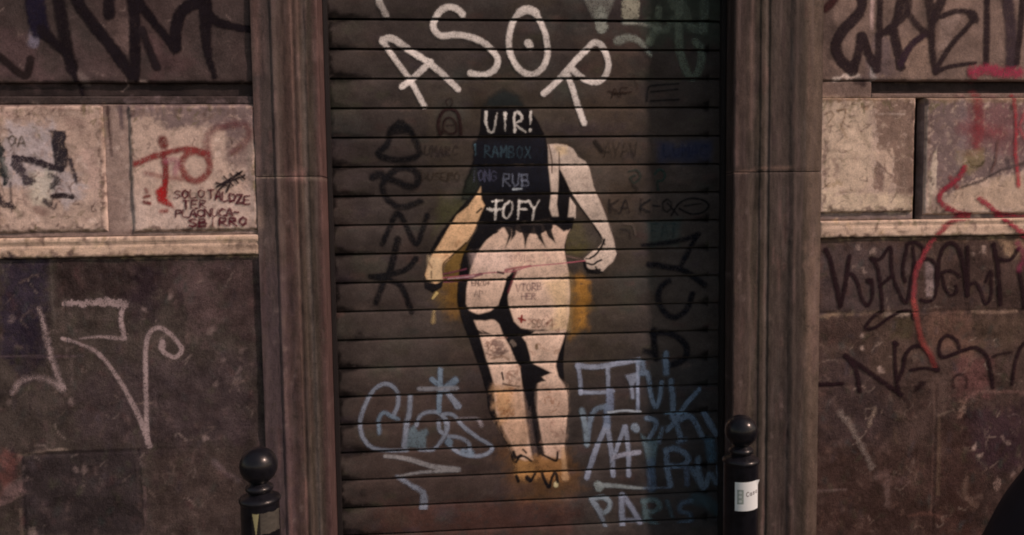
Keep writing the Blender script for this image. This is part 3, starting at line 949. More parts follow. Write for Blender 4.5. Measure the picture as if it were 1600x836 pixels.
# upper block
cv.poly([(1284, -10), (1300, -10), (1310, 60), (1300, 120), (1284, 125)], C(66, 50, 46), 0.7, 8, rag=12)
cv.poly([(1410, 60), (1450, 55), (1460, 120), (1400, 122)], C(122, 94, 82), 0.6, 10, rag=14)
cv.poly([(1470, 25), (1500, 22), (1480, 80), (1468, 90)], C(124, 98, 90), 0.7, 4, rag=6)
cv.poly([(1365, 60), (1395, 60), (1400, 122), (1350, 122)], C(84, 66, 68), 0.6, 10, rag=14)
cv.stroke([(1363, -30), (1363, 10), (1362, 46)], 7, C(170, 134, 128), 0.85, 2.5, w2=4)
cv.stroke([(1306, 124), (1322, 119), (1340, 120)], 8, C(176, 148, 138), 0.9, 2.5, wob=.6)
cv.stroke([(1362, 108), (1364, 124)], 9, C(130, 112, 108), 0.8, 3, wob=.5)
cv.stroke([(1340, 126), (1350, 130)], 12, C(40, 28, 28), 0.8, 3)
# base: pale mortar lines and patches
cv.stroke([(1283, 495), (1320, 490), (1365, 488), (1425, 487)], 6, C(118, 92, 74), 0.75, 3, wob=.6)
cv.stroke([(1383, 491), (1420, 490)], 8, C(130, 106, 94), 0.8, 3, wob=.4)
cv.stroke([(1520, 487), (1560, 488), (1590, 486)], 4, C(128, 98, 84), 0.75, 2.5, wob=.5)
cv.poly([(1284, 380), (1425, 378), (1425, 486), (1284, 490)], C(64, 50, 50), 0.6, 10, rag=14)
cv.poly([(1445, 408), (1462, 412), (1460, 468), (1446, 464)], C(122, 98, 96), 0.9, 3, rag=3)
cv.poly([(1445, 490), (1520, 490), (1520, 560), (1440, 545)], C(98, 68, 58), 0.7, 10, rag=14)
cv.poly([(1520, 490), (1600, 490), (1600, 540), (1524, 545)], C(78, 58, 48), 0.6, 10, rag=14)
cv.poly([(1350, 495), (1430, 495), (1428, 560), (1355, 600)], C(78, 58, 50), 0.5, 12, rag=18)
cv.poly([(1395, 495), (1425, 495), (1424, 530), (1392, 530)], C(60, 48, 34), 0.7, 4, rag=5)
cv.poly([(1490, 560), (1548, 560), (1548, 620), (1492, 620)], C(90, 54, 52), 0.6, 10, rag=12)
cv.poly([(1560, 372), (1600, 372), (1600, 400), (1570, 402)], C(128, 98, 78), 0.7, 5, rag=8)
cv.poly([(1505, 640), (1600, 628), (1600, 735), (1520, 730)], C(50, 32, 36), 0.8, 10, rag=14)
cv.poly([(1283, 560), (1345, 560), (1400, 640), (1380, 700), (1283, 700)], C(54, 40, 40), 0.6, 16, rag=22)
cv.poly([(1283, 700), (1460, 700), (1540, 836), (1283, 836)], C(52, 34, 30), 0.7, 20, rag=26)
cv.poly([(1470, 660), (1506, 650), (1530, 740), (1520, 836), (1470, 836)], C(54, 34, 30), 0.6, 14, rag=18)
cv.stroke([(1506, 628), (1502, 650)], 9, C(126, 92, 80), 0.75, 4, wob=.7)
cv.stroke([(1506, 626), (1530, 612), (1570, 612), (1600, 614)], 5, C(110, 76, 70), 0.55, 4, wob=.7)
cv.stroke([(1467, 652), (1467, 700), (1465, 772)], 4, C(98, 74, 60), 0.5, 2.5, w2=6)
cv.stroke([(1464, 650), (1490, 640)], 3, C(110, 88, 76), 0.5, 2)
cv.stroke([(1276, 767), (1322, 764)], 3, C(98, 76, 72), 0.6, 2, wob=.4)
cv.stroke([(1420, 806), (1450, 802), (1480, 812)], 5, C(98, 64, 56), 0.5, 3, wob=.6)
for (px_, py_, w_, a_) in [(1347, 524, 6, .8), (1347, 543, 5, .8), (1374, 576, 7, .7), (1350, 425, 4, .4), (1365, 392, 8, .6), (1340, 384, 7, .5), (1536, 388, 8, .6),
                           (1524, 697, 6, .7), (1532, 712, 7, .8), (1566, 682, 4, .5), (1573, 692, 5, .5), (1584, 740, 6, .4), (1520, 395, 5, .5)]:
    cv.stroke([(px_, py_), (px_ + rg.uniform(-4, 4), py_ + rg.uniform(0, 5))], w_, C(150, 120, 110), a_, 2.5, wob=0.6)
for k in range(900):
    px_, py_ = rg.uniform(1284, 1600), rg.uniform(375, 836)
    cv.stroke([(px_, py_), (px_ + rg.uniform(-6, 6), py_ + rg.uniform(-8, 14))], rg.uniform(1, 7), C(*rg.choice([(62, 56, 44), (56, 46, 50), (68, 48, 44), (50, 52, 50), (98, 74, 66), (50, 34, 34), (86, 60, 52), (72, 46, 42), (60, 48, 36)])),
              rg.uniform(0.1, 0.5), 4, wob=0.5)
for k in range(400):
    px_, py_ = rg.uniform(1284, 1600), rg.uniform(155, 372)
    cv.stroke([(px_, py_), (px_ + rg.uniform(-4, 4), py_ + rg.uniform(-3, 6))], rg.uniform(1, 5), C(*rg.choice([(116, 90, 80), (134, 104, 92), (96, 72, 64), (90, 66, 60), (104, 80, 64), (172, 142, 126)])),
              rg.uniform(0.15, 0.5), 2.5, wob=0.4)
edge_grime(cv, 1284, 1428, 156, 332, 130, DK, 11)
edge_grime(cv, 1448, 1640, 156, 332, 120, DK, 12)
edge_grime(cv, 1284, 1620, 342, 374, 170, DK + [(170, 134, 104)], 13, 'tbbb')
scratches(cv, 1284, 1362, 165, 330, 60, DK, 14)
scratches(cv, 1365, 1428, 165, 330, 30, [(150, 120, 108), (84, 62, 56)], 15)
scratches(cv, 1450, 1600, 160, 330, 40, [(140, 112, 100), (76, 58, 54)], 16)
scratches(cv, 1284, 1600, 380, 836, 130, [(100, 78, 68), (122, 98, 88), (36, 24, 24)], 17, 16, 2)
scratches(cv, 1284, 1600, 0, 125, 50, [(128, 100, 88), (60, 42, 38)], 18, 10, 2)
V, Fc = boxes([(XR + 0.001, RX1, 0.045, 0.32, 0.0, 3.3)])
part('wall_core', V, Fc, joint_shade, wallR, False)
objR = [s.build(wallR, cv) for s in sR]
V, Fc = boxes([(RX1 + 0.001, 6.0, 0.045, 0.32, 0.0, 6.0), (XR + 0.001, RX1, 0.05, 0.32, 3.301, 6.0)])
part('wall_core', V, Fc, joint_dark, wallR, False)
for (nm, z0, z1, Y, m_) in (('wall_base', 0.0, 1.384, 0.0, stone_dark2), ('ledge', 1.386, 1.448, -0.013, stone_ledge), ('wall_panel', 1.478, 1.884, -0.010, stone_pale),
                            ('upper_block', 1.946, 2.62, 0.0, stone_up2), ('upper_block', 2.66, 3.3, 0.0, stone_up2), ('upper_block', 3.34, 6.0, 0.0, stone_up2)):
    Slab(nm, RX1 + 0.004, 6.0, z0, z1, Y, m_, 0.012, 0.0018, seed=73, res=0.03).build(wallR)
Slab('upper_block', XR, RX1, 3.34, 6.0, 0.0, stone_up2, 0.012, 0.0018, seed=74, res=0.03).build(wallR)
dR, mR = wall_depth(sR, 0.02), wall_mask(sR)

# black tag, upper block
g = Canvas(XR - 0.01, 2.32, 1.85, 2.35)
B = C(38, 26, 28)
g.stroke([(1290, 14), (1304, 0)], 12, C(50, 26, 26), 0.9, 3)
g.stroke([(1320, -20), (1344, -6), (1346, 12), (1336, 28), (1316, 48), (1306, 70), (1313, 92), (1332, 110)], 17, B, 0.95, 2.5)
g.stroke([(1334, 106), (1341, 84), (1346, 56), (1357, 84), (1370, 108)], 14, B, 0.95, 2.5)
g.stroke([(1376, -20), (1374, 40), (1371, 104)], 9, B, 0.85, 2.5, w2=12)
g.stroke([(1372, 54), (1386, 48), (1400, 32), (1410, -10)], 9, B, 0.9, 2.5, w2=16)
g.stroke([(1420, -20), (1416, 20), (1392, 44)], 14, B, 0.8, 3, w2=8)
g.stroke([(1394, 45), (1402, 74), (1408, 104)], 15, B, 0.9, 2.5)
g.stroke([(1408, 98), (1424, 70), (1448, 52)], 13, C(44, 28, 36), 0.9, 2.5, w2=9)
g.stroke([(1418, 20), (1434, 40), (1450, 54)], 10, B, 0.8, 3)
g.stroke([(1478, -20), (1466, 14), (1456, 40), (1457, 80), (1462, 114)], 18, B, 0.85, 3, w2=9)
g.stroke([(1450, -10), (1456, 30)], 16, B, 0.8, 3)
g.stroke([(1470, 26), (1492, 18), (1512, 18), (1524, 24), (1512, 42), (1490, 66), (1472, 92), (1462, 112)], 8, B, 0.9, 2.5)
g.stroke([(1518, 24), (1524, 30)], 14, B, 0.8, 3)
g.stroke([(1462, 113), (1484, 104), (1524, 98)], 8, B, 0.92, 2, w2=5)
g.stroke([(1543, -20), (1542, 40), (1541, 98)], 10, B, 0.92, 2.5)
g.stroke([(1572, -20), (1580, 50), (1580, 98)], 20, C(50, 36, 42), 0.75, 4)
g.stroke([(1600, -20), (1594, 50), (1588, 98)], 10, B, 0.92, 2.5)
g.stroke([(1628, -20), (1622, 90)], 14, B, 0.9, 2.5)
g.film('spray_writing', objR[9], paint_mat, dR, 0.0016, mR, 'thick black spray tag running off the top')
g = Canvas(XR - 0.01, 2.32, 0.9, 2.35)
PK = C(138, 42, 62)
g.stroke([(1518, 112), (1545, 108), (1565, 113), (1592, 114)], 15, PK, 0.75, 5, wob=.3)
g.stroke([(1516, 118), (1522, 124)], 8, PK, 0.5, 4)
HR = C(128, 38, 50)
g.stroke([(1504, 262), (1494, 278), (1480, 290), (1467, 302), (1466, 314), (1476, 324), (1494, 333), (1512, 336)], 9, HR, 0.85, 2.5, wob=.25)
g.stroke([(1482, 278), (1492, 292)], 8, C(110, 40, 46), 0.6, 3)
g.stroke([(1512, 338), (1484, 346), (1466, 362), (1450, 386), (1438, 408), (1430, 430), (1427, 470)], 9, C(136, 50, 56), 0.8, 2.5, wob=.25, w2=8, a2=.6)
g.stroke([(1427, 470), (1432, 500), (1440, 532), (1454, 556), (1462, 580)], 9, C(136, 58, 54), 0.75, 3, a2=.35)
g.stroke([(1527, 311), (1540, 320), (1556, 334), (1576, 350), (1604, 372)], 8, HR, 0.85, 2.5, wob=.3)
g.stroke([(1556, 334), (1600, 338), (1620, 338)], 6, HR, 0.7, 3)
g.stroke([(1581, 150), (1584, 200), (1583, 240), (1588, 290)], 6, C(140, 40, 48), 0.75, 2.5, wob=.3)
g.stroke([(1598, 175), (1590, 200), (1600, 220)], 5, C(150, 60, 66), 0.6, 3)
g.stroke([(1524, 150), (1526, 200), (1522, 226)], 16, C(130, 40, 46), 0.45, 6)
g.stroke([(1500, 200), (1560, 208)], 20, C(130, 50, 56), 0.3, 9)
g.stroke([(1590, 380), (1600, 400), (1592, 420)], 10, C(120, 44, 66), 0.5, 5)
g.stroke([(1596, 600), (1600, 612)], 12, C(110, 40, 80), 0.6, 4)
g.stroke([(1556, 220), (1552, 250), (1545, 268)], 4, C(84, 54, 50), 0.7, 2)
g.stroke([(1500, 292), (1530, 282), (1552, 270), (1572, 262), (1600, 254)], 4, C(72, 56, 54), 0.75, 2, wob=.6)
g.stroke([(1570, 246), (1574, 262)], 4, C(60, 46, 50), 0.8, 2)
g.stroke([(1510, 252), (1516, 259), (1528, 259), (1534, 252)], 3, C(70, 56, 40), 0.75, 1.5)
g.film('spray_writing', objR[8], paint_worn, dR, 0.0030, mR, 'crimson spray lines in an open heart shape')
g = Canvas(XR - 0.01, 1.72, 1.72, 1.90, step=0.002)
g.text('27', 1288, 174, 24, 14, 2.6, C(98, 72, 54), 0.75, gap=0.25, seed=21)
g.film('marker_writing', objR[7], ink_mat, dR, 0.0016, mR, 'small brown number 27')

g = Canvas(XR - 0.01, 2.32, 0.75, 1.385)
K = C(32, 18, 21)
S = lambda p, w, **k: g.stroke(p, w, K, 0.94, 1.8, wob=.12, **k)
S([(1290, 390), (1297, 405), (1305, 440), (1313, 478)], 8)
S([(1314, 476), (1320, 448), (1327, 400)], 7)
S([(1322, 431), (1331, 428), (1340, 443), (1347, 467), (1356, 477), (1363, 461), (1362, 438)], 6)
S([(1357, 438), (1360, 440)], 8)
S([(1361, 403), (1370, 416), (1376, 450), (1378, 480), (1376, 488)], 6)
S([(1362, 404), (1376, 404), (1391, 386), (1393, 422), (1404, 456), (1416, 472), (1423, 440), (1429, 410)], 6)
S([(1414, 440), (1410, 420), (1414, 400), (1417, 384)], 6)
S([(1417, 381), (1430, 379), (1441, 386), (1444, 396)], 6)
S([(1426, 385), (1430, 420)], 5)
S([(1374, 447), (1393, 431)], 6)
S([(1440, 408), (1450, 404), (1461, 414), (1463, 440), (1460, 464), (1449, 471), (1438, 468)], 5.5)
S([(1465, 445), (1467, 410), (1474, 388), (1486, 379), (1498, 390), (1506, 420), (1511, 461)], 7)
S([(1470, 426), (1486, 423), (1500, 432)], 5)
S([(1472, 430), (1476, 448), (1486, 461), (1494, 456), (1494, 446)], 5)
S([(1511, 386), (1512, 420), (1512, 461)], 6)
S([(1513, 445), (1525, 442), (1533, 458), (1540, 475), (1548, 462), (1548, 428)], 5.5)
S([(1540, 440), (1546, 424), (1550, 430)], 5)
S([(1552, 382), (1558, 410), (1560, 440), (1563, 475)], 8)
S([(1554, 400), (1566, 406), (1580, 404), (1592, 388)], 6)
S([(1592, 425), (1597, 450), (1600, 480)], 7)
S([(1379, 486), (1364, 495), (1352, 512), (1366, 512), (1386, 498), (1406, 487), (1422, 486), (1427, 498)], 5.5)
S([(1280, 600), (1297, 600), (1315, 599)], 7)
S([(1343, 611), (1340, 590), (1334, 572), (1322, 556)], 8)
S([(1320, 555), (1345, 572), (1370, 590), (1408, 616)], 7.5)
S([(1405, 615), (1400, 590), (1398, 560), (1398, 537)], 6)
S([(1397, 535), (1401, 538)], 8)
S([(1404, 592), (1411, 575), (1414, 556), (1424, 543), (1438, 541), (1450, 552), (1466, 578)], 6.5)
S([(1422, 578), (1444, 575), (1466, 579)], 5)
S([(1500, 546), (1494, 532), (1481, 524), (1470, 532), (1467, 548), (1474, 558), (1500, 549), (1522, 543), (1538, 552), (1546, 570), (1551, 605)], 6.5)
g.stroke([(1432, 606), (1442, 598)], 9, K, 0.7, 3, wob=.5)
g.stroke([(1490, 605), (1489, 592), (1500, 584), (1510, 590), (1510, 606)], 4, K, 0.6, 2)
g.stroke([(1552, 557), (1562, 553), (1580, 550)], 6, K, 0.7, 2.5, w2=4)
S([(1600, 535), (1590, 552), (1584, 575), (1581, 600)], 6)
g.stroke([(1408, 618), (1420, 630), (1416, 645)], 4, K, 0.5, 3)
g.film('spray_writing', objR[5], paint_mat, dR, 0.0024, mR, 'thin black looping tag in two rows')
g = Canvas(XR - 0.01, 2.32, 0.2, 0.9)
g.stroke([(1312, 645), (1326, 662), (1338, 684), (1352, 708), (1362, 730)], 9, C(126, 104, 96), 0.55, 4, wob=.4)
g.stroke([(1368, 638), (1362, 652), (1357, 666)], 6, C(130, 104, 92), 0.55, 3, wob=.5)
g.stroke([(1368, 745), (1384, 742), (1386, 760), (1386, 790)], 9, C(108, 82, 76), 0.5, 5, wob=.5)
g.stroke([(1385, 735), (1380, 750), (1418, 752)], 12, C(104, 74, 68), 0.4, 6, wob=.5)
g.stroke([(1510, 746), (1506, 762), (1512, 780), (1526, 790)], 9, C(110, 82, 72), 0.5, 4, wob=.5)
g.stroke([(1560, 752), (1557, 760)], 13, C(120, 92, 84), 0.65, 3, wob=.4)
g.stroke([(1398, 670), (1400, 690)], 6, C(96, 72, 62), 0.5, 4, wob=.6)
g.film('spray_writing', objR[5], paint_worn, dR, 0.0016, mR, 'faint pale letter Y low on the wall')

# ================================================================== DOOR SURROUND
jamb_mat = mat_base('brown_jamb_stone', C(46, 37, 33), C(62, 49, 42), 5.0, 0.6, 0.5, 0.45, stretch=(1, 1, 0.35), spec=0.06, streak=(C(92, 72, 68), 0.4))
YS = 0.14                                   # plane of the shutter


def jamb_profile(side):
    """(x, y) from the wall side to the reveal; drawn for the left jamb, width 1 -> mirrored for the right"""
    pr = [(0.00, 0.03), (0.0, -0.040), (0.012, -0.046), (0.16, -0.046), (0.17, -0.038), (0.20, -0.036), (0.215, -0.046),
          (0.33, -0.047), (0.355, -0.040), (0.38, -0.030), (0.42, -0.026), (0.47, -0.028), (0.52, -0.036), (0.56, -0.040), (0.60, -0.040),
          (0.612, -0.030), (0.64, -0.028), (0.655, -0.034), (0.70, -0.034), (0.715, -0.024), (0.77, -0.020), (0.80, -0.022), (0.815, -0.028),
          (0.93, -0.028), (0.985, -0.027), (1.0, -0.018), (1.0, 0.0), (1.0, 0.06), (1.0, 0.24)]
    return pr


def make_jamb(x_out, x_in, label, seed):
    root = thing('door_jamb', ((x_out + x_in) / 2, 0.0, 0), label, 'door jamb', 'moulded jambs flanking the shutter')
    w = x_in - x_out
    seam = 1.625
    pr = jamb_profile(0)
    if w < 0: pr = pr[:-2] + [(0.94, 0.06), (0.93, 0.24)]      # this reveal is splayed
    # resample
    P = []
    for a, b in zip(pr[:-1], pr[1:]):
        n = max(1, int(math.hypot((b[0] - a[0]) * abs(w), b[1] - a[1]) / 0.004))
        n = min(n, 6)
        for k in range(n): P.append((a[0] + (b[0] - a[0]) * k / n, a[1] + (b[1] - a[1]) * k / n))
    P.append(pr[-1])
    P = np.array(P)
    P[:, 1] = np.where(P[:, 1] < 0, -0.019 + (P[:, 1] + 0.034) * 0.32, P[:, 1])
    P[:, 1] = np.where((P[:, 0] < 0.30) & (P[:, 1] < 0), np.maximum(P[:, 1], -0.013 - 0.02 * P[:, 0]), P[:, 1])
    cvj = Canvas(min(x_out, x_in) - 0.02, max(x_out, x_in) + 0.02, 0.0, 2.62, Y=-0.03)
    rj = random.Random(seed)
    x_a, x_b = (395, 535) if w > 0 else (1140, 1285)
    # colour bands that follow the mouldings
    if w > 0:
        cvj.poly([(386, -60), (432, -60), (446, 860), (400, 860)], C(76, 60, 60), 0.45, 12)
        cvj.poly([(436, -60), (462, -60), (480, 860), (448, 860)], C(78, 54, 50), 0.5, 8)
        cvj.poly([(484, -60), (512, -60), (545, 860), (510, 860)], C(64, 42, 41), 0.7, 6)
        cvj.stroke([(396, -40), (399, 60), (400, 110)], 12, C(98, 68, 62), 0.5, 6)
        cvj.stroke([(472, -50), (478, 300), (492, 600), (500, 850)], 5, C(100, 82, 76), 0.6, 4)  # light on the right-facing fillet, painted as a pale line
        cvj.stroke([(398, 200), (402, 330), (404, 400)], 9, C(96, 76, 72), 0.5, 5)
        cvj.stroke([(400, 277), (440, 276), (480, 278), (512, 279)], 3.5, C(124, 102, 90), 0.85, 1.5, wob=.5, a2=.35)
        cvj.poly([(445, 268), (475, 266), (478, 285), (448, 282)], C(100, 70, 66), 0.6, 4, rag=5)
        cvj.poly([(386, 420), (450, 420), (470, 860), (400, 860)], C(62, 46, 50), 0.5, 20, rag=20)
        cvj.stroke([(404, 330), (404, 352)], 12, C(150, 118, 104), 0.35, 6)
    else:
        cvj.poly([(1142, -60), (1172, -60), (1168, 860), (1138, 860)], C(58, 42, 40), 0.6, 8)
        cvj.stroke([(1200, -60), (1199, 300), (1194, 860)], 5, C(86, 70, 64), 0.7, 3)
        cvj.poly([(1206, -60), (1258, -60), (1250, 860), (1204, 860)], C(54, 42, 40), 0.6, 8)
        cvj.poly([(1264, -60), (1290, -60), (1290, 860), (1262, 860)], C(94, 72, 62), 0.6, 6)
        cvj.stroke([(1148, 270), (1170, 268), (1200, 262), (1240, 262)], 4, C(108, 80, 70), 0.6, 2, wob=.5)
        cvj.poly([(1264, 380), (1290, 380), (1288, 560), (1262, 600)], C(104, 78, 68), 0.5, 8, rag=12)
        cvj.stroke([(1180, -50), (1178, 60), (1176, 200)], 6, C(92, 66, 62), 0.4, 5)
    for k in range(150):
        px_, py_ = rj.uniform(x_a, x_b), rj.uniform(-20, 836)
        L_ = rj.uniform(10, 90)
        cvj.stroke([(px_, py_), (px_ + L_ * (0.035 if w > 0 else -0.008), py_ + L_)], rj.uniform(1.5, 6), C(*rj.choice([(98, 74, 70), (52, 36, 36), (88, 60, 56), (44, 32, 34), (74, 62, 58)])),
                   rj.uniform(0.12, 0.45), 3, wob=.3)
    for k in range(60):
        px_, py_ = rj.uniform(x_a, x_b), rj.uniform(300, 836)
        cvj.stroke([(px_, py_), (px_ + rj.uniform(-3, 3), py_ + rj.uniform(0, 5))], rj.uniform(1.5, 6), C(*rj.choice([(120, 96, 90), (38, 26, 26)])), rj.uniform(0.15, 0.4), 3, wob=.5)
    for (z0, z1, nm) in ((0.20, seam - 0.0015, 'jamb_shaft'), (seam + 0.0015, 2.62, 'jamb_shaft'), (0.0, 0.198, 'jamb_plinth')):
        zs = np.arange(z0, z1, 0.012)
        zs = np.append(zs[(z1 - zs) > 0.006], z1)
        sc = 1.0 if nm == 'jamb_shaft' else 1.0
        V, A = [], []
        for z in zs:
            X = x_out + P[:, 0] * w
            Y = P[:, 1].copy()
            edge = min(z - z0, z1 - z)
            Y = Y + 0.0022 * max(0, 1 - edge / 0.004) * (P[:, 1] < 0)
            if nm == 'jamb_plinth':
                Y = np.where(P[:, 1] < 0, np.minimum(Y, -0.034), Y)
            zz = np.full(len(X), z)
            Y = Y + np.where(P[:, 1] < 0.02, 0.0012 * vnoise(X, zz, 0.05, seed) + 0.0008 * vnoise(X * 3, zz, 0.02, seed + 2), 0)
            V.append(np.stack([X, Y, zz], -1))
        V = np.array(V)
        nz, nx = V.shape[:2]
        idx = np.arange(nz * nx).reshape(nz, nx)
        Fq = np.stack([idx[:-1, :-1], idx[:-1, 1:], idx[1:, 1:], idx[1:, :-1]], -1).reshape(-1, 4)
        if w < 0: Fq = Fq[:, ::-1]
        V = V.reshape(-1, 3)
        att = cvj.sample(V[:, 0], V[:, 2])
        o = part(nm, V, Fq, jamb_mat, root, True, attr=att)
        md = o.modifiers.new('edge', 'EDGE_SPLIT')
        md.split_angle = R(50)
    # solid core behind the moulding
    lo, hi = sorted((x_out + 0.01 * np.sign(w), x_in - 0.03 * np.sign(w)))
    V, Fc = boxes([(lo, hi, 0.02, 0.30, 0.0, 2.62)])
    part('jamb_core', V, Fc, joint_dark, root, False)
    return root


def px2x(px, y, Y): return at([(px, y)], Y)[0, 0]


JL_OUT, JL_IN = px2x(396, 160, -0.012), px2x(508, 120, 0.14)
JR_OUT, JR_IN = px2x(1284, 200, -0.012), px2x(1147, 200, -0.016)
print('jambs', JL_OUT, JL_IN, JR_IN, JR_OUT)
make_jamb(JL_OUT, JL_IN, 'tall moulded brown stone jamb on the left side of the shutter', 3)
make_jamb(JR_OUT, JR_IN, 'tall moulded brown stone jamb on the right side of the shutter, behind the stickered bollard', 8)
# wall returns so nothing gapes between wall and jamb
lint = thing('door_lintel', (0.32, 0, 2.62), 'plain brown stone lintel over the shuttered doorway', 'lintel')
V, Fc = boxes([(JL_OUT, JR_OUT, -0.045, 0.30, 2.623, 2.93)])
part('lintel_block', V, Fc, jamb_mat, lint, False)
V, Fc = boxes([(JL_OUT - 0.0, JR_OUT + 0.0, -0.09, 0.28, 2.933, 3.0), (JL_OUT, JR_OUT, -0.01, 0.29, 3.003, 6.0)])
part('cornice', V, Fc, jamb_mat, lint, False)

# ================================================================== ROLLER SHUTTER
X0, X1 = JL_IN - 0.02, JR_IN + 0.02
PIT, ZT = 0.103781, 2.185690            # slat pitch and height of one slat joint
shut = thing('roller_shutter', ((X0 + X1) / 2, YS, 0), 'closed dark slatted roller shutter covered in graffiti and a stencilled standing figure', 'roller shutter')


def slat_k(z): return np.floor((z - ZT) / PIT + 1e-9)


def sh_depth(x, z):
    zl = (ZT + 0.0) + 0 * x
    zw = z + 0.0012 * vnoise(x, np.full(np.shape(x), 0.5), 0.35, 2) * 0
    k = slat_k(zw)
    u = (zw - ZT) / PIT - k                  # 0 bottom of the slat .. 1 top
    d = np.full(np.shape(x), YS, float)
    # each slat leans out slightly towards its lower edge and is bowed
    d = d - 0.0035 * (1 - u) - 0.0050 * np.sin(np.pi * np.clip(u, 0, 1))
    # joint: overhanging lower lip, groove beneath it, rolled top edge of the next slat
    g0 = 0.034
    d = np.where(u > 1 - g0, YS + 0.009 * np.clip((u - (1 - g0)) / 0.02, 0, 1), d)
    d = np.where((u <= 1 - g0) & (u > 0.86), d + 0.0075 * ((u - 0.86) / (0.14 - g0)) ** 2, d)
    d = d + 0.0013 * np.sin(k * 12.9898 + 2.1) + 0.0012 * vnoise(x, k, 0.4, 5) + 0.0009 * vnoise(x, z, 0.10, 6)
    # dents and flattened ends
    d = d + 0.004 * np.exp(-((x - X0) / 0.03) ** 2) * np.abs(np.sin(k * 3.1)) + 0.003 * np.exp(-((x - X1) / 0.03) ** 2)
    return d


def sh_rows(zmin, zmax):
    out = []
    k0, k1 = int(math.floor((zmin - ZT) / PIT)), int(math.ceil((zmax - ZT) / PIT))
    us = np.array([0.0005, 0.006, 0.02, 0.06, 0.12, 0.2, 0.3, 0.4, 0.5, 0.6, 0.7, 0.78, 0.85, 0.89, 0.925, 0.965, 0.9665, 0.972, 0.966, 0.98, 0.9995])
    for k in range(k0, k1): out += list(ZT + (k + us) * PIT)
    out = np.array(out)
    return out[(out >= zmin) & (out <= zmax)]


curtain_mat = mat_base('dark_shutter_metal', C(45, 36, 34), C(56, 46, 43), 1.6, 0.6, 0.5, 0.35, stretch=(1, 1, 1.4), spec=0.05, specks=(C(96, 80, 74), 0.72))
cv = Canvas(X0, X1, 0.0, 2.62, Y=YS)
# old coats: olive halo round the figure, grey-brown rubbed areas, rust, slat ends with grime and painted gap shade
cv.poly([(660, 150), (760, 120), (860, 130), (990, 170), (1000, 420), (960, 560), (900, 600), (700, 560), (670, 400)], C(62, 50, 38), 0.35, 40, rag=30)
cv.poly([(870, 350), (905, 350), (925, 380), (905, 400), (884, 398)], C(74, 62, 34), 0.7, 8, rag=8)
cv.poly([(690, 300), (740, 290), (740, 315), (700, 350), (680, 360)], C(60, 56, 34), 0.6, 10, rag=10)
cv.poly([(700, 395), (735, 380), (725, 470), (690, 480), (672, 460)], C(104, 74, 34), 0.75, 9, rag=10)
cv.poly([(690, 440), (720, 435), (722, 500), (700, 495)], C(112, 74, 30), 0.6, 9, rag=8)
cv.poly([(890, 425), (915, 430), (922, 480), (916, 515), (890, 530)], C(104, 70, 34), 0.8, 9, rag=10)
cv.poly([(900, 430), (918, 440), (916, 510), (904, 512)], C(150, 98, 42), 0.6, 7, rag=8)
cv.poly([(780, 700), (890, 700), (905, 760), (880, 790), (790, 785)], C(92, 58, 30), 0.6, 16, rag=16)
cv.poly([(560, 600), (800, 600), (800, 836), (560, 836)], C(60, 42, 37), 0.4, 30, rag=30)
cv.poly([(600, 790), (900, 780), (900, 836), (580, 836)], C(70, 40, 34), 0.5, 14, rag=14)
cv.poly([(900, 60), (990, 60), (990, 340), (920, 340)], C(66, 50, 42), 0.45, 26, rag=24)
cv.poly([(560, 430), (700, 430), (700, 600), (560, 600)], C(64, 51, 47), 0.35, 20, rag=20)
cv.poly([(800, 0), (860, 0), (860, 60), (800, 60)], C(56, 46, 30), 0.3, 16, rag=16)
# dark teal patches on the right-hand side, old overpainting
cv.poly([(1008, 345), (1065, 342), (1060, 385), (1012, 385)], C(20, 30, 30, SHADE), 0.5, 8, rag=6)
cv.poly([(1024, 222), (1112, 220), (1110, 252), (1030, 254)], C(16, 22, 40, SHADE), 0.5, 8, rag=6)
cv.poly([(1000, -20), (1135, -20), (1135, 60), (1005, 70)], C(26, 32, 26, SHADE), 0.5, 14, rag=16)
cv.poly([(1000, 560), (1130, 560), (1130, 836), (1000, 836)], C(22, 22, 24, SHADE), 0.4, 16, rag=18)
rs = random.Random(9)
# grime and flared-gap shade painted at both ends of every slat joint
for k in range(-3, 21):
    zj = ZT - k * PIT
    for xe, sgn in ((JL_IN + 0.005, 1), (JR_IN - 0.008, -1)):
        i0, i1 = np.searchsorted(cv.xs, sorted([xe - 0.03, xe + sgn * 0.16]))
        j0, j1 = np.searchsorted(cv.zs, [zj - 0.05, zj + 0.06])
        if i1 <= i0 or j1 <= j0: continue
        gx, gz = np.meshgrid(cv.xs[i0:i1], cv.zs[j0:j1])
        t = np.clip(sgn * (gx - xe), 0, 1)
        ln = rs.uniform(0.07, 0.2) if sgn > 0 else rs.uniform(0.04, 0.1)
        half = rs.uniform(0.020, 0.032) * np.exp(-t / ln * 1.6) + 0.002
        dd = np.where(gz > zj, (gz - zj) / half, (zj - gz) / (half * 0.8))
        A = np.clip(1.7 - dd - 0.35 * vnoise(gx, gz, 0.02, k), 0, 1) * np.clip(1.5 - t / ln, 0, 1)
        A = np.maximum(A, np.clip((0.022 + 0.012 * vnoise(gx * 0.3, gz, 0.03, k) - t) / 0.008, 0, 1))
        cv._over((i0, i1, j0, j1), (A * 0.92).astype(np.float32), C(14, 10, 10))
for k in range(110):
    px_, py_ = rs.uniform(520, 1000), rs.uniform(-20, 836)
    cv.stroke([(px_, py_), (px_ + rs.uniform(-40, 40), py_ + rs.uniform(-4, 4))], rs.uniform(14, 40), C(*rs.choice([(54, 52, 42), (54, 42, 46), (64, 46, 42), (46, 48, 46), (68, 58, 54), (36, 28, 27)])),
              rs.uniform(0.15, 0.4), 12, wob=.3)
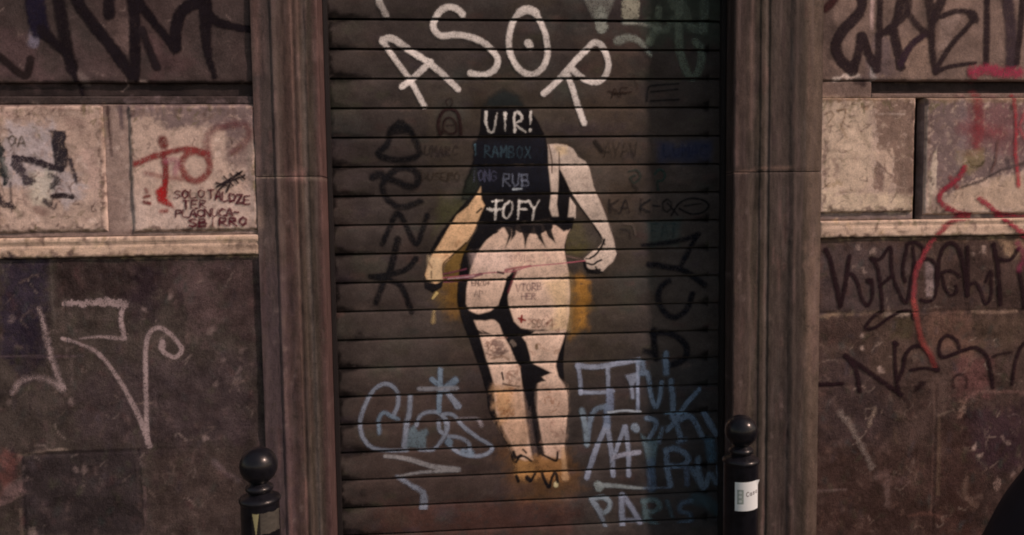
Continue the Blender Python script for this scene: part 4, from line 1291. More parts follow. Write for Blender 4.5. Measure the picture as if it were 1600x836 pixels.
for k in range(900):
    px_, py_ = rs.uniform(520, 1135), rs.uniform(0, 836)
    cv.stroke([(px_, py_), (px_ + rs.uniform(-22, 22), py_ + rs.uniform(-2, 3))], rs.uniform(1.5, 9), C(*rs.choice([(54, 50, 38), (52, 40, 46), (62, 40, 38), (44, 46, 42), (72, 58, 54), (36, 29, 28), (80, 62, 56), (52, 44, 34), (66, 44, 40)])),
              rs.uniform(0.08, 0.35), 4, wob=.5)
for (a_, b_) in ((566, 770), (560, 520), (672, 330), (760, 600)):
    cv.stroke([(a_, b_), (a_ + 3, b_ + 2)], 9, C(24, 18, 18), 0.7, 5, wob=.5)
shade_stain = cv
zs = sh_rows(0.09, 2.62)
xs = np.arange(X0, X1 + 0.003, 0.006)
gx, gz = np.meshgrid(xs, zs)
V = np.stack([gx, sh_depth(gx, gz), gz], -1).reshape(-1, 3)
nz, nx = gx.shape
idx = np.arange(nz * nx).reshape(nz, nx)
Fq = np.stack([idx[:-1, :-1], idx[:-1, 1:], idx[1:, 1:], idx[1:, :-1]], -1).reshape(-1, 4)
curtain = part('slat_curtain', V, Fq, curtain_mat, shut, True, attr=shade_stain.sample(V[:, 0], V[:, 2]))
md = curtain.modifiers.new('edge', 'EDGE_SPLIT')
md.split_angle = R(38)
rail_mat = mat_plain('shutter_rail_metal', C(30, 24, 24), 0.5, 0.3)
V, Fc = boxes([(X0, X1, YS - 0.02, YS + 0.02, 0.012, 0.088), (X0, X1, YS - 0.032, YS - 0.021, 0.012, 0.03)])
part('bottom_bar', V, Fc, rail_mat, shut, False)
for (a_, b_) in ((JL_IN + 0.002, JL_IN + 0.016), (JR_IN + 0.001, JR_IN + 0.016)):
    V, Fc = boxes([(a_, b_, YS - 0.026, YS + 0.03, 0.0, 2.62)])
    part('guide_rail', V, Fc, rail_mat, shut, False)
V, Fc = boxes([(X0, X1, YS + 0.05, YS + 0.13, 0.0, 2.62)])
part('backing', V, Fc, rail_mat, shut, False)


def sh_mask(x, z):
    u = (z - ZT) / PIT - slat_k(z)
    e = np.minimum(0.966 - u + 0.012, u + 0.012) - 0.018 * (1 + vnoise(x, z, 0.02, 4) + 0.6 * vnoise(x, z, 0.007, 5))
    m = np.clip(e / 0.03 + 0.3, 0, 1)
    m = m * ((x > JL_IN + 0.003) & (x < JR_IN))
    return m.astype(np.float32)


def sh_film_depth(x, z):
    # stay on the outer face near the joints
    k = slat_k(z)
    u = (z - ZT) / PIT - k
    zz = np.where(u > 0.95, ZT + (k + 0.95) * PIT, z)
    return sh_depth(x, zz)


def canvas_sh(z0=0.35, z1=2.45, x0=None, x1=None, step=0.0025):
    g_ = Canvas(x0 if x0 is not None else X0, x1 if x1 is not None else X1, z0, z1, Y=YS, step=step)
    g_.gain = 1.13
    return g_


def film(g, name, mat, off, label): return g.film(name, curtain, mat, sh_film_depth, off, sh_mask, label)


# --- old black tags, left and right
g = canvas_sh()
K = C(17, 15, 17)
g.stroke([(624, 192), (611, 205), (605, 226), (591, 240), (606, 248), (630, 250), (648, 246), (655, 236), (647, 216), (640, 204), (628, 192)], 9, K, 0.85, 3)
g.poly([(618, 196), (632, 192), (640, 208), (614, 210)], K, 0.8, 3)
g.stroke([(583, 277), (592, 273), (603, 277)], 11, K, 0.85, 3)
g.stroke([(606, 278), (620, 264), (640, 263), (653, 274), (650, 290), (636, 291), (620, 284), (608, 280)], 10, K, 0.82, 3)
g.stroke([(602, 277), (598, 296), (607, 313), (628, 324), (657, 315)], 9, K, 0.82, 3)
g.stroke([(598, 381), (608, 358), (621, 333), (632, 348), (650, 381), (660, 360), (668, 336)], 8, K, 0.85, 2.5)
g.stroke([(622, 374), (616, 398), (610, 424)], 10, K, 0.85, 2.5)
g.stroke([(650, 404), (636, 420), (608, 429), (580, 432)], 9, K, 0.85, 2.5, w2=8)
g.stroke([(590, 435), (616, 440), (630, 452), (643, 486)], 9, K, 0.85, 2.5)
g.stroke([(600, 440), (588, 472)], 9, K, 0.8, 3)
film(g, 'spray_writing', paint_worn, 0.0007, 'worn black tag stacked down the left half, left of the figure')
g = canvas_sh()
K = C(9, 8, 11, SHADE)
g.stroke([(1004, 383), (1041, 379), (1068, 374), (1090, 366)], 5, K, 0.9, 3, w2=8)
g.stroke([(1088, 368), (1074, 395), (1062, 416)], 8, K, 0.9, 3)
g.stroke([(1013, 413), (1036, 416), (1070, 424), (1100, 445)], 9, K, 0.9, 3)
g.stroke([(1044, 439), (1031, 450), (1028, 468), (1039, 489), (1055, 495), (1073, 482), (1081, 459)], 9, K, 0.9, 3)
g.stroke([(1021, 516), (1022, 540), (1025, 560)], 10, K, 0.9, 3)
g.stroke([(1020, 520), (1047, 521), (1070, 538), (1070, 560), (1048, 570)], 10, K, 0.9, 3)
g.stroke([(1008, 548), (1020, 552)], 9, K, 0.8, 4)
film(g, 'spray_writing', paint_worn, 0.0007, 'black looping tag running down the shaded right edge')

# --- pale green-grey block letters at the top
g = canvas_sh(1.9, 2.45)
GG = C(112, 106, 98)
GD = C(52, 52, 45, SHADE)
g.poly([(898, -30), (925, 28), (948, 30), (962, -5), (978, -30)], C(96, 88, 82), 0.75, 3)
g.stroke([(937, 20), (940, 43)], 19, GG, 0.85, 2.5)
g.stroke([(984, -20), (985, 22)], 28, C(124, 112, 98), 0.85, 2.5)
g.stroke([(975, 35), (1000, 36), (1030, 44)], 7, GG, 0.7, 3)
g.stroke([(965, 64), (980, 60), (994, 62), (1008, 74), (1016, 86)], 14, GG, 0.8, 2.5, w2=5)
g.stroke([(1028, 14), (1026, 40), (1014, 66)], 10, GD, 0.85, 3, w2=13)
g.stroke([(1012, 34), (1036, 48), (1052, 30)], 11, GD, 0.7, 4)
g.stroke([(1062, -30), (1060, 40), (1062, 79), (1072, 112), (1084, 120), (1093, 105), (1095, 79), (1086, 66)], 13, GD, 0.85, 2.5)
g.stroke([(1064, 0), (1078, 40), (1098, 48)], 14, GD, 0.7, 3)
g.stroke([(1098, -30), (1100, 20), (1098, 46)], 15, GD, 0.75, 3)
g.stroke([(1040, -20), (1052, 10)], 14, GD, 0.6, 4)
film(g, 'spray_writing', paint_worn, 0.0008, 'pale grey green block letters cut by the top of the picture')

# --- figure
g = canvas_sh(0.45, 2.1)
SK = C(176, 141, 124)
SKL = C(176, 134, 102)
SKR = C(168, 141, 128)
SKB = C(160, 116, 84)
NB = C(17, 14, 16)
NV = C(20, 19, 25)
# hair and back
g.poly([(757, 168), (764, 152), (786, 141), (808, 150), (824, 170)], C(33, 34, 34), 0.8, 6, rag=3)
g.poly([(752, 168), (824, 168), (840, 190), (852, 214), (858, 245), (860, 275), (864, 300), (862, 342), (896, 340), (894, 356), (884, 366),
        (872, 352), (862, 360), (760, 372), (744, 372), (748, 345), (757, 322), (751, 300), (735, 312), (722, 312), (726, 285), (738, 262), (742, 230), (750, 205)], NB, 0.97, 1.8, rag=1)
g.poly([(742, 222), (850, 216), (858, 250), (861, 298), (752, 302), (738, 300), (736, 268)], NV, 0.75, 5, rag=4)
g.poly([(726, 285), (742, 262), (748, 290), (736, 312), (722, 312)], C(34, 34, 28), 0.8, 5, rag=3)
# body dark underlay (outline and shadow shapes of the stencil)
g.poly([(765, 345), (744, 362), (730, 385), (722, 405), (716, 440), (715, 470), (722, 500), (735, 535), (750, 577), (760, 612), (764, 640), (778, 668), (796, 702), (802, 722),
        (816, 720), (822, 700), (826, 640), (840, 640), (846, 690), (852, 714), (880, 714), (884, 640), (880, 560), (888, 500), (891, 460), (888, 420), (884, 400), (885, 362), (896, 345), (880, 338)],
       NB, 0.97, 1.6, sm=True)
# hips and back
g.poly([(776, 358), (760, 374), (744, 398), (735, 422), (729, 450), (728, 474), (733, 487), (748, 491), (766, 486), (779, 476), (786, 455), (792, 432), (806, 426),
        (798, 446), (793, 462), (795, 480), (802, 502), (812, 512), (828, 517), (848, 514), (860, 518), (884, 518), (889, 490), (890, 456), (888, 425), (883, 402), (881, 384), (885, 368), (890, 358),
        (880, 362), (868, 352), (860, 340)], SK, 0.97, 2.0)
g.poly([(850, 440), (889, 430), (889, 515), (858, 518), (868, 480)], C(190, 142, 100), 0.5, 10)
g.poly([(735, 395), (800, 388), (798, 424), (740, 430)], C(188, 146, 138), 0.4, 8)
# right leg
g.poly([(836, 517), (884, 516), (880, 530), (872, 552), (868, 572), (872, 588), (881, 600), (886, 614), (887, 640), (884, 668), (881, 700), (880, 716), (852, 714), (848, 690),
        (842, 662), (836, 636), (834, 614), (838, 600), (846, 592), (852, 594), (842, 588), (852, 584), (862, 582), (852, 577), (842, 572), (830, 568), (828, 556), (822, 534), (816, 527), (830, 522)], SK, 0.97, 2.0)
g.poly([(838, 600), (880, 602), (886, 640), (880, 716), (852, 714), (838, 640)], C(150, 116, 100), 0.75, 8, rag=6)
g.poly([(822, 590), (840, 598), (839, 640), (846, 690), (850, 708), (844, 710), (838, 684), (832, 640)], NB, 0.85, 2.5)
# left leg
g.poly([(740, 499), (758, 501), (772, 498), (780, 507), (786, 524), (797, 542), (806, 564), (813, 575), (816, 600), (820, 640), (824, 672), (829, 700), (833, 718), (820, 720), (808, 714),
        (799, 693), (786, 668), (775, 644), (773, 620), (772, 600), (765, 576), (759, 558), (753, 536), (748, 518)], SK, 0.97, 2.0)
g.poly([(768, 600), (816, 598), (826, 660), (830, 716), (808, 714), (774, 644)], C(150, 112, 90), 0.8, 8, rag=6)
g.poly([(770, 606), (800, 602), (800, 640), (784, 660), (776, 640)], C(160, 112, 68), 0.5, 8, rag=5)
g.poly([(742, 512), (756, 520), (750, 514), (768, 522), (746, 522)], NB, 0.9, 1.2)
g.poly([(814, 575), (824, 590), (833, 650), (842, 716), (831, 716), (822, 650)], C(64, 50, 48), 0.75, 4)
g.stroke([(826, 600), (832, 640), (837, 680), (843, 712)], 7, NB, 0.85, 2.5, w2=4)
# right-hand side: torso strip, arm
g.poly([(856, 226), (868, 227), (873, 262), (872, 300), (870, 318), (873, 338), (862, 338), (858, 325), (861, 302), (857, 262)], SKR, 0.97, 2.0)
g.poly([(856, 226), (870, 225), (884, 227), (895, 233), (903, 246), (914, 252), (920, 262), (927, 292), (936, 312), (945, 335), (952, 352), (959, 375), (963, 396), (957, 409), (949, 415),
        (941, 424), (928, 424), (916, 418), (912, 404), (922, 395), (933, 388), (941, 378), (938, 366), (925, 348), (912, 331), (900, 314), (890, 296), (880, 275), (873, 262), (864, 250)], SKR, 0.97, 2.0)
g.poly([(866, 228), (885, 229), (886, 240), (874, 244)], C(170, 134, 90), 0.5, 5)
g.poly([(873, 262), (880, 276), (890, 298), (896, 312), (890, 310), (888, 326), (887, 340), (873, 340), (870, 320), (872, 300)], NB, 0.97, 1.8)
g.poly([(890, 309), (899, 322), (899, 341), (887, 340)], SKR, 0.97, 1.8)
g.poly([(858, 340), (897, 339), (895, 350), (888, 360), (876, 352), (860, 352)], NB, 0.97, 1.4)
g.stroke([(857, 226), (862, 250), (862, 270)], 2.2, C(54, 36, 30), 0.8, 1)
g.stroke([(873, 238), (874, 262)], 2, C(54, 36, 30), 0.8, 1)
g.stroke([(892, 302), (908, 326), (926, 350), (940, 372), (944, 382)], 2.6, NB, 0.85, 1.2)
g.stroke([(934, 304), (942, 322), (948, 334)], 1.8, C(70, 50, 44), 0.8, 1)
g.stroke([(951, 350), (959, 375), (964, 398)], 2.0, C(40, 28, 28), 0.6, 1.2)
# right hand
g.stroke([(944, 374), (938, 388), (930, 398), (922, 403)], 3.4, NB, 0.95, 1)
g.stroke([(915, 404), (920, 404)], 2.4, NB, 0.9, 1)
g.stroke([(916, 411), (926, 413), (932, 409), (939, 406)], 3.2, NB, 0.95, 1)
g.stroke([(913, 409), (915, 418), (922, 423), (936, 422)], 5, NB, 0.96, 1.2)
g.stroke([(930, 417), (934, 424), (940, 425)], 3, NB, 0.9, 1.2)
g.stroke([(918, 424), (934, 426)], 4, NB, 0.8, 2)
# left arm and hand
g.stroke([(740, 306), (712, 338), (692, 364), (676, 392)], 6, NB, 0.85, 2)
g.poly([(751, 292), (752, 312), (757, 321), (752, 332), (747, 344), (740, 362), (730, 377), (716, 390), (702, 404), (693, 413), (692, 428), (692, 439), (680, 443), (668, 438), (664, 430),
        (669, 414), (674, 400), (686, 382), (700, 358), (714, 336), (732, 322), (744, 305)], SKL, 0.97, 2.0)
g.poly([(668, 400), (690, 404), (692, 438), (668, 438)], C(184, 148, 118), 0.5, 4)
g.stroke([(728, 379), (710, 396), (694, 410), (692, 420), (693, 432)], 2.4, C(52, 36, 20), 0.9, 1)
g.poly([(662, 434), (666, 441), (682, 444), (693, 438), (690, 449), (676, 457), (664, 450)], NB, 0.97, 1.4)
g.stroke([(674, 424), (674, 434)], 2.2, C(60, 42, 32), 0.8, 1)
g.stroke([(670, 410), (675, 418)], 2.4, C(90, 60, 44), 0.7, 1.2)
g.stroke([(752, 326), (745, 332)], 3, NB, 0.85, 1)
# hair fringe over the back
for q in ([(776, 352), (774, 366), (762, 362)], [(800, 352), (799, 368), (790, 386), (794, 368), (786, 352)], [(806, 350), (806, 366), (798, 376), (800, 352)],
          [(812, 352), (818, 372), (820, 388), (824, 372), (834, 352)], [(834, 352), (840, 372), (852, 386), (846, 368), (846, 352)],
          [(848, 350), (856, 370), (868, 380), (862, 362), (862, 346)], [(758, 350), (748, 372), (736, 395), (768, 368), (778, 354)]):
    g.poly(q, NB, 0.97, 1.8)
g.poly([(755, 338), (862, 336), (864, 358), (838, 366), (812, 364), (800, 358), (786, 350), (778, 362), (760, 372), (744, 372)], NB, 0.97, 1.6, rag=3)
# central shadow, bands and blots
g.stroke([(802, 424), (794, 442), (789, 460), (784, 476)], 5, NB, 0.95, 1.2, w2=11)
g.stroke([(806, 424), (800, 440), (794, 456)], 3.5, C(78, 30, 36), 0.8, 1.4)
g.poly([(729, 482), (744, 491), (764, 489), (780, 478), (795, 478), (803, 502), (814, 513), (838, 515), (816, 522), (796, 524), (786, 514), (778, 502), (762, 496), (745, 500), (728, 500)], NB, 0.97, 2.0)
g.poly([(796, 526), (816, 526), (822, 540), (828, 560), (820, 572), (808, 566), (800, 548)], NB, 0.97, 1.6, rag=2)
g.poly([(812, 572), (830, 566), (842, 574), (860, 583), (846, 588), (853, 595), (838, 598), (835, 618), (826, 640), (816, 600)], NB, 0.97, 1.6, rag=1.5)
g.stroke([(800, 534), (803, 538)], 7, C(90, 74, 66), 0.8, 1.6)
# waist string
g.stroke([(692, 434), (730, 430), (764, 426), (800, 424), (828, 416), (870, 412), (914, 407)], 1.8, C(140, 72, 80), 0.9, 1)
g.stroke([(693, 428), (716, 423), (728, 420)], 2.4, C(96, 46, 58), 0.8, 1.2)
g.stroke([(694, 440), (722, 437), (752, 428)], 3.2, C(90, 44, 54), 0.85, 1.2, w2=5)
g.stroke([(700, 436), (740, 431)], 2.4, C(160, 120, 124), 0.8, 1)
g.stroke([(790, 422), (808, 418), (828, 415)], 4.5, C(112, 44, 54), 0.8, 1.6, w2=3)
g.stroke([(778, 425), (786, 427)], 4, C(36, 20, 24), 0.9, 1.2)
g.stroke([(885, 400), (908, 405)], 2, C(110, 80, 74), 0.5, 1.5)
# feet
g.poly([(806, 716), (834, 714), (838, 745), (812, 750), (804, 735)], C(142, 98, 60), 0.75, 7, rag=6)
g.poly([(838, 716), (880, 712), (884, 745), (860, 752), (840, 745)], C(140, 94, 58), 0.75, 7, rag=6)
g.stroke([(879, 700), (882, 735), (883, 745)], 5, C(158, 118, 88), 0.75, 3, w2=12)
g.stroke([(868, 755), (868, 757)], 7, C(196, 156, 120), 0.9, 2.5)
for q, w_ in (([(802, 706), (806, 714), (814, 711)], 5), ([(806, 722), (812, 713), (820, 713), (830, 720)], 3.6), ([(817, 702), (822, 707)], 3.2), ([(848, 710), (858, 715), (869, 719), (871, 706)], 3.8),
              ([(807, 744), (810, 751)], 5), ([(822, 746), (828, 751), (836, 740)], 4.5), ([(847, 740), (852, 752), (858, 760), (862, 746), (868, 739), (871, 752)], 5), ([(830, 750), (824, 744)], 4)):
    g.stroke(q, w_, NB, 0.95, 1.2)
g.stroke([(682, 458), (676, 466)], 5, C(170, 138, 90), 0.85, 2, w2=3)
g.stroke([(678, 486), (677, 502)], 3, C(150, 120, 84), 0.6, 3, w2=7)
# age marks on the skin areas
rk = random.Random(31)
for (cx_, cy_, sx, sy, n, c_) in ((775, 545, 17, 15, 26, (98, 66, 56)), (800, 590, 14, 12, 14, (120, 84, 70)), (848, 505, 26, 10, 12, (110, 66, 54)), (790, 640, 18, 20, 14, (120, 74, 48)),
                                  (860, 620, 18, 20, 10, (124, 84, 66)), (850, 545, 22, 16, 8, (130, 92, 74)), (860, 670, 16, 30, 8, (130, 92, 80)), (905, 300, 22, 40, 8, (130, 104, 94)),
                                  (710, 380, 22, 40, 8, (150, 106, 78)), (830, 400, 50, 14, 8, (150, 112, 102))):
    for k in range(n):
        a_, b_ = rk.gauss(cx_, sx * .45), rk.gauss(cy_, sy * .5)
        q = [(a_, b_), (a_ + rk.uniform(-7, 7), b_ + rk.uniform(-6, 6)), (a_ + rk.uniform(-7, 7), b_ + rk.uniform(-6, 6))]
        # keep marks on skin only
        p_ = at([q[0]], YS)[0]
        s_ = g.sample(np.array([p_[0]]), np.array([p_[2]]))[0]
        if s_[3] > .8 and s_[0] > 0.15: g.stroke(q, rk.uniform(1.2, 3), C(*c_), rk.uniform(.35, .75), 1.4)
g.stroke([(772, 535), (784, 540), (776, 552), (788, 548)], 9, C(92, 68, 62), 0.75, 3, wob=.4)
g.stroke([(768, 560), (784, 556), (794, 560)], 4, C(104, 74, 60), 0.7, 2, wob=.4)
g.stroke([(784, 582), (786, 592)], 3.2, C(36, 22, 22), 0.95, 1)
g.stroke([(786, 599), (800, 602), (812, 603)], 3, C(36, 22, 22), 0.8, 1.2, w2=1.6)
g.stroke([(810, 497), (820, 500)], 3.4, C(104, 26, 24), 0.9, 1)
g.stroke([(815, 493), (814, 503)], 3.4, C(104, 26, 24), 0.9, 1)
g.stroke([(838, 539), (838, 543)], 5, C(84, 62, 42), 0.8, 1.4)
g.film('painted_figure', curtain, mat_paint('stencil_paint', 0.6, 0.38, 0.3), sh_film_depth, 0.0013, sh_mask,
       'life size stencil of a woman seen from behind, dark hair, pale skin, black shadow shapes')

# --- small handwriting
g = canvas_sh(0.9, 2.1, step=0.0018)
CW = C(176, 164, 160)
rt = random.Random(77)
T = lambda p, w=3.4, c=CW, a=.92: g.stroke(p, w * rt.uniform(.9, 1.35), c, a, 1.6, wob=.4, w2=w * rt.uniform(.5, .95), a2=a * rt.uniform(.55, .9))
T([(760, 176), (759, 192), (764, 205), (771, 205), (776, 178)])
T([(789, 178), (789, 205)])
T([(804, 206), (804, 178), (813, 178), (815, 188), (805, 194), (821, 207)])
T([(829, 176), (828, 194)]); T([(828, 203), (828, 205)], 3.6)
film(g, 'marker_writing', ink_mat, 0.0022, 'white handwritten word UIR! on the dark hair')
g = canvas_sh(0.9, 2.1, step=0.0018)
T([(775, 314), (773, 343)]); T([(769, 315), (784, 313)]); T([(762, 327), (772, 328), (784, 326)])
T([(796, 314), (788, 322), (786, 336), (792, 341), (799, 330), (800, 317), (794, 313)])
T([(811, 314), (809, 342)]); T([(810, 315), (824, 315)]); T([(811, 327), (821, 327)])
T([(826, 314), (834, 326), (842, 313)]); T([(834, 326), (832, 344)])
film(g, 'marker_writing', ink_mat, 0.0022, 'white handwritten word FOFY on the dark hair')
g = canvas_sh(0.9, 2.1, step=0.0018)
g.text('RAMBOX', 757, 228, 17, 9, 2.2, C(52, 64, 72), 0.6, gap=0.4, rise=.03, seed=12)
T([(742, 226), (743, 242)], 2.4, C(60, 76, 84), .6)
film(g, 'marker_writing', ink_mat, 0.0022, 'faint blue grey word on the dark hair')
g = canvas_sh(0.9, 2.1, step=0.0018)
g.text('10NG'.replace('1', 'I'), 737, 267, 16, 8, 2.2, C(66, 62, 78), 0.65, gap=0.25, seed=13)
g.text('RUB', 786, 271, 19, 11, 2.8, C(92, 90, 102), 0.75, gap=0.3, rise=.06, seed=14)
T([(802, 296), (815, 295)], 3, C(150, 146, 156))
film(g, 'marker_writing', ink_mat, 0.0022, 'grey handwritten letters RUB, underlined')
g = canvas_sh(0.9, 2.1, step=0.0018)
g.text('ENZO+', 737, 438, 8, 4.6, 1.4, C(74, 54, 50), .8, gap=.3, seed=15, jit=.3)
g.text('AP', 741, 454, 9, 6, 1.5, C(110, 90, 84), .7, gap=.3, seed=16, jit=.3)
g.text('VTORB', 806, 444, 11, 6.5, 1.5, C(112, 84, 82), .8, gap=.28, seed=17, jit=.3, rise=-.08)
g.text('HER', 815, 458, 9, 6, 1.5, C(112, 84, 82), .75, gap=.3, seed=18, jit=.3)
g.text('-SCC-I', 824, 499, 13, 5.5, 1.6, C(96, 66, 54), .8, gap=.3, seed=19, jit=.4, rise=-.05)
g.text('SILVIO', 796, 399, 9, 4.2, 1.3, C(140, 108, 104), .6, gap=.25, seed=20, jit=.3)
film(g, 'marker_writing', ink_mat, 0.0022, 'tiny brown words on the pale skin')
g = canvas_sh(0.9, 2.1, step=0.0018)
g.text('UMARC', 664, 229, 14, 8, 2.2, C(38, 30, 28), .8, gap=.35, seed=22)
g.text('DUSERO', 658, 270, 12, 8, 2.0, C(42, 32, 26), .8, gap=.3, seed=23)
film(g, 'marker_writing', ink_mat, 0.0022, 'two faint dark words left of the hair')
g = canvas_sh(0.9, 2.1, step=0.0018)
g.stroke([(688, 210), (685, 194), (691, 176), (703, 170), (715, 177), (719, 194), (720, 211)], 5, C(34, 20, 20), .9, 1.6)
g.stroke([(692, 208), (694, 190), (703, 184), (712, 192), (713, 206), (703, 209), (694, 204)], 3, C(34, 20, 20), .85, 1.5)
g.stroke([(699, 166), (697, 158), (703, 154), (707, 160), (704, 167)], 2, C(38, 26, 26), .7, 1.5)
g.stroke([(698, 196), (709, 196)], 2, C(38, 26, 26), .7, 1.5)
film(g, 'marker_writing', ink_mat, 0.0022, 'small dark bell shaped doodle with a loop')
g = canvas_sh(0.9, 2.1, step=0.0018)
g.text('AF', 955, 138, 14, 11, 2.8, C(38, 26, 22), .85, gap=.3, seed=24)
g.stroke([(950, 143), (968, 146), (986, 144)], 2.4, C(38, 26, 22), .8, 1.2)
g.stroke([(990, 118), (996, 140)], 2.2, C(44, 30, 26), .5, 2)
film(g, 'marker_writing', ink_mat, 0.0022, 'small dark letters AF')
g = canvas_sh(0.9, 2.1, step=0.0018)
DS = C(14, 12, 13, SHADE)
g.stroke([(1010, 158), (1012, 140), (1020, 134), (1060, 131)], 3, DS, .8, 1.6)
g.stroke([(1016, 144), (1058, 140)], 2.6, DS, .8, 1.6)
g.stroke([(1016, 158), (1060, 156)], 2.6, DS, .8, 1.6)
g.stroke([(930, 222), (940, 236)], 7, C(30, 24, 22), .8, 2.5)
g.text('AYAV', 944, 224, 20, 10, 2.4, C(40, 32, 28), .7, gap=.35, seed=25)
g.stroke([(982, 268), (994, 266), (1000, 276), (990, 286), (984, 278), (992, 274)], 3, C(38, 40, 36), .8, 1.5)
g.stroke([(988, 290), (996, 296), (986, 302)], 3, C(36, 30, 28), .7, 1.5)
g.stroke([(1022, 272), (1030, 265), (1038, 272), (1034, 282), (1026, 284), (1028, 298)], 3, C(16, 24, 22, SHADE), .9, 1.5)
g.text('KA', 952, 312, 20, 13, 3.2, C(30, 24, 24), .85, gap=.35, seed=26)
g.text('K-O', 1000, 312, 20, 14, 2.8, DS, .85, gap=.2, seed=27)
g.stroke([(1048, 336), (1060, 318), (1078, 310), (1098, 313), (1106, 322), (1096, 332), (1078, 334), (1060, 326)], 3.2, DS, .9, 1.5)
g.stroke([(1068, 322), (1094, 318)], 2.2, DS, .8, 1.5)
g.stroke([(1042, 318), (1058, 336)], 3, DS, .8, 1.5)
g.stroke([(974, 350), (988, 352), (992, 366)], 3, C(76, 62, 56), .6, 2)
g.stroke([(970, 358), (982, 360), (984, 372)], 3, C(36, 30, 30), .6, 2)
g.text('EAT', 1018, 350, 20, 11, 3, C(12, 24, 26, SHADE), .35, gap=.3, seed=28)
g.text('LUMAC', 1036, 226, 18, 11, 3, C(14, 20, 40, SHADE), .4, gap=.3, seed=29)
film(g, 'marker_writing', ink_mat, 0.0022, 'faint dark words and doodles right of the figure')

# --- white letters A S O R
g = canvas_sh(1.7, 2.45)
WC = C(186, 162, 154)
g.stroke([(590, -30), (593, 2), (598, 14), (604, 26)], 11, C(140, 124, 118), .9, 2, w2=9)
g.stroke([(599, 66), (618, 94), (640, 124), (663, 166)], 8, WC, .94, 2, w2=8)
g.stroke([(598, 64), (608, 60), (622, 66), (645, 82), (672, 100), (692, 117), (716, 140)], 11, WC, .94, 2, w2=9)
g.stroke([(628, 136), (648, 120), (673, 97)], 9, WC, .94, 2)
g.stroke([(723, 24), (715, 16), (704, 12), (692, 15), (682, 26), (677, 40), (681, 51), (692, 57), (712, 55), (733, 58), (753, 66), (768, 78), (777, 93), (775, 106), (764, 115), (750, 118), (735, 115)], 9.5, WC, .94, 2)
g.stroke([(823, 16), (806, 27), (797, 48), (795, 72), (802, 96), (815, 112), (831, 117), (846, 108), (855, 88), (853, 60), (845, 36), (835, 20), (823, 16)], 9, WC, .94, 2)
g.stroke([(812, 20), (823, 16), (836, 20)], 12, WC, .94, 2)
g.stroke([(825, 68), (827, 72)], 12, WC, .94, 2)
g.stroke([(849, 147), (868, 130), (884, 112), (900, 94), (914, 80), (926, 68), (938, 70), (947, 86), (950, 102), (946, 118), (934, 128), (918, 127), (904, 118), (892, 108)], 9, WC, .94, 2)
g.stroke([(885, 113), (892, 132), (900, 158), (912, 193)], 8.5, WC, .94, 2, w2=9)
film(g, 'spray_writing', paint_mat, 0.0030, 'big white spray letters ASOR arching over the figure')

# --- blue-grey tags, lower left
g = canvas_sh(0.40, 1.2)
BG = C(106, 104, 114)
BB = C(92, 98, 110)
g.stroke([(614, 650), (622, 632), (620, 610), (604, 599), (585, 608), (571, 632), (563, 658), (567, 682), (581, 698), (604, 703), (636, 703)], 6.5, BG, .82, 2)
g.stroke([(593, 676), (592, 655), (600, 644), (612, 650), (622, 654)], 6, BB, .82, 2.5)
g.stroke([(641, 620), (640, 644), (636, 660), (632, 697)], 7, BG, .8, 2.5, w2=9)
g.poly([(640, 668), (648, 662), (654, 672), (668, 668), (670, 676), (664, 684), (665, 698), (632, 700), (636, 684)], C(82, 88, 94), .8, 3, rag=3)
g.stroke([(651, 664), (656, 650), (670, 643), (686, 645), (696, 658), (697, 674), (688, 690), (676, 702), (656, 702)], 6, BG, .82, 2)
g.stroke([(685, 658), (687, 672), (696, 676), (700, 660), (692, 648), (708, 648), (722, 664), (745, 682), (768, 697), (762, 708), (742, 712), (720, 708), (704, 698)], 6, BG, .82, 2)
g.stroke([(752, 664), (744, 654), (716, 655)], 6, C(110, 96, 98), .75, 2.5)
g.stroke([(701, 681), (718, 683), (732, 692), (734, 706)], 6, BG, .82, 2)
g.stroke([(701, 689), (702, 691)], 12, BB, .8, 2.5)
g.stroke([(724, 706), (736, 708)], 11, BB, .7, 3)
g.stroke([(688, 578), (687, 610), (686, 642)], 8, BB, .85, 2)
g.stroke([(675, 592), (692, 607)], 8, BB, .85, 2)
g.stroke([(711, 594), (696, 607)], 12, BB, .8, 2.5)
g.stroke([(655, 607), (680, 607), (714, 606)], 7, C(112, 104, 108), .85, 2)
g.stroke([(696, 609), (706, 622), (716, 634)], 7, BG, .85, 2, w2=11)
g.stroke([(602, 712), (636, 716), (676, 728), (716, 733)], 6, C(116, 106, 106), .85, 2, w2=9)
g.stroke([(716, 734), (660, 737), (622, 744)], 6, C(116, 106, 106), .85, 2, w2=4)
g.stroke([(620, 744), (640, 756), (658, 766), (662, 774), (662, 792)], 5, BG, .7, 2.5, w2=13)
film(g, 'spray_writing', paint_mat, 0.0014, 'thin blue grey tag with loops and an asterisk, bottom left of the shutter')

# --- blue-grey tags, lower right (the right third lies in the jamb's shade)
g = canvas_sh(0.30, 1.3)
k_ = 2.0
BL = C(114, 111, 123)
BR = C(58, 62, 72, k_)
g.stroke([(902, 571), (925, 573), (948, 571), (975, 566), (998, 562)], 8, BL, .85, 2)
g.stroke([(903, 572), (906, 594), (907, 614)], 6.5, BL, .85, 2)
g.stroke([(907, 613), (935, 613), (958, 611)], 5.5, BL, .85, 2)
g.stroke([(949, 574), (950, 606)], 6.5, BL, .85, 2)
g.stroke([(952, 612), (953, 642)], 12, C(98, 98, 114), .85, 2.5)
g.stroke([(945, 634), (930, 640), (921, 660), (917, 688)], 8, C(96, 100, 112), .8, 2.5, w2=9)
g.stroke([(909, 641), (914, 665), (917, 694)], 9, C(100, 104, 112), .85, 2.5)
g.poly([(976, 586), (1000, 580), (996, 590), (990, 602), (984, 600)], BL, .85, 2.5)
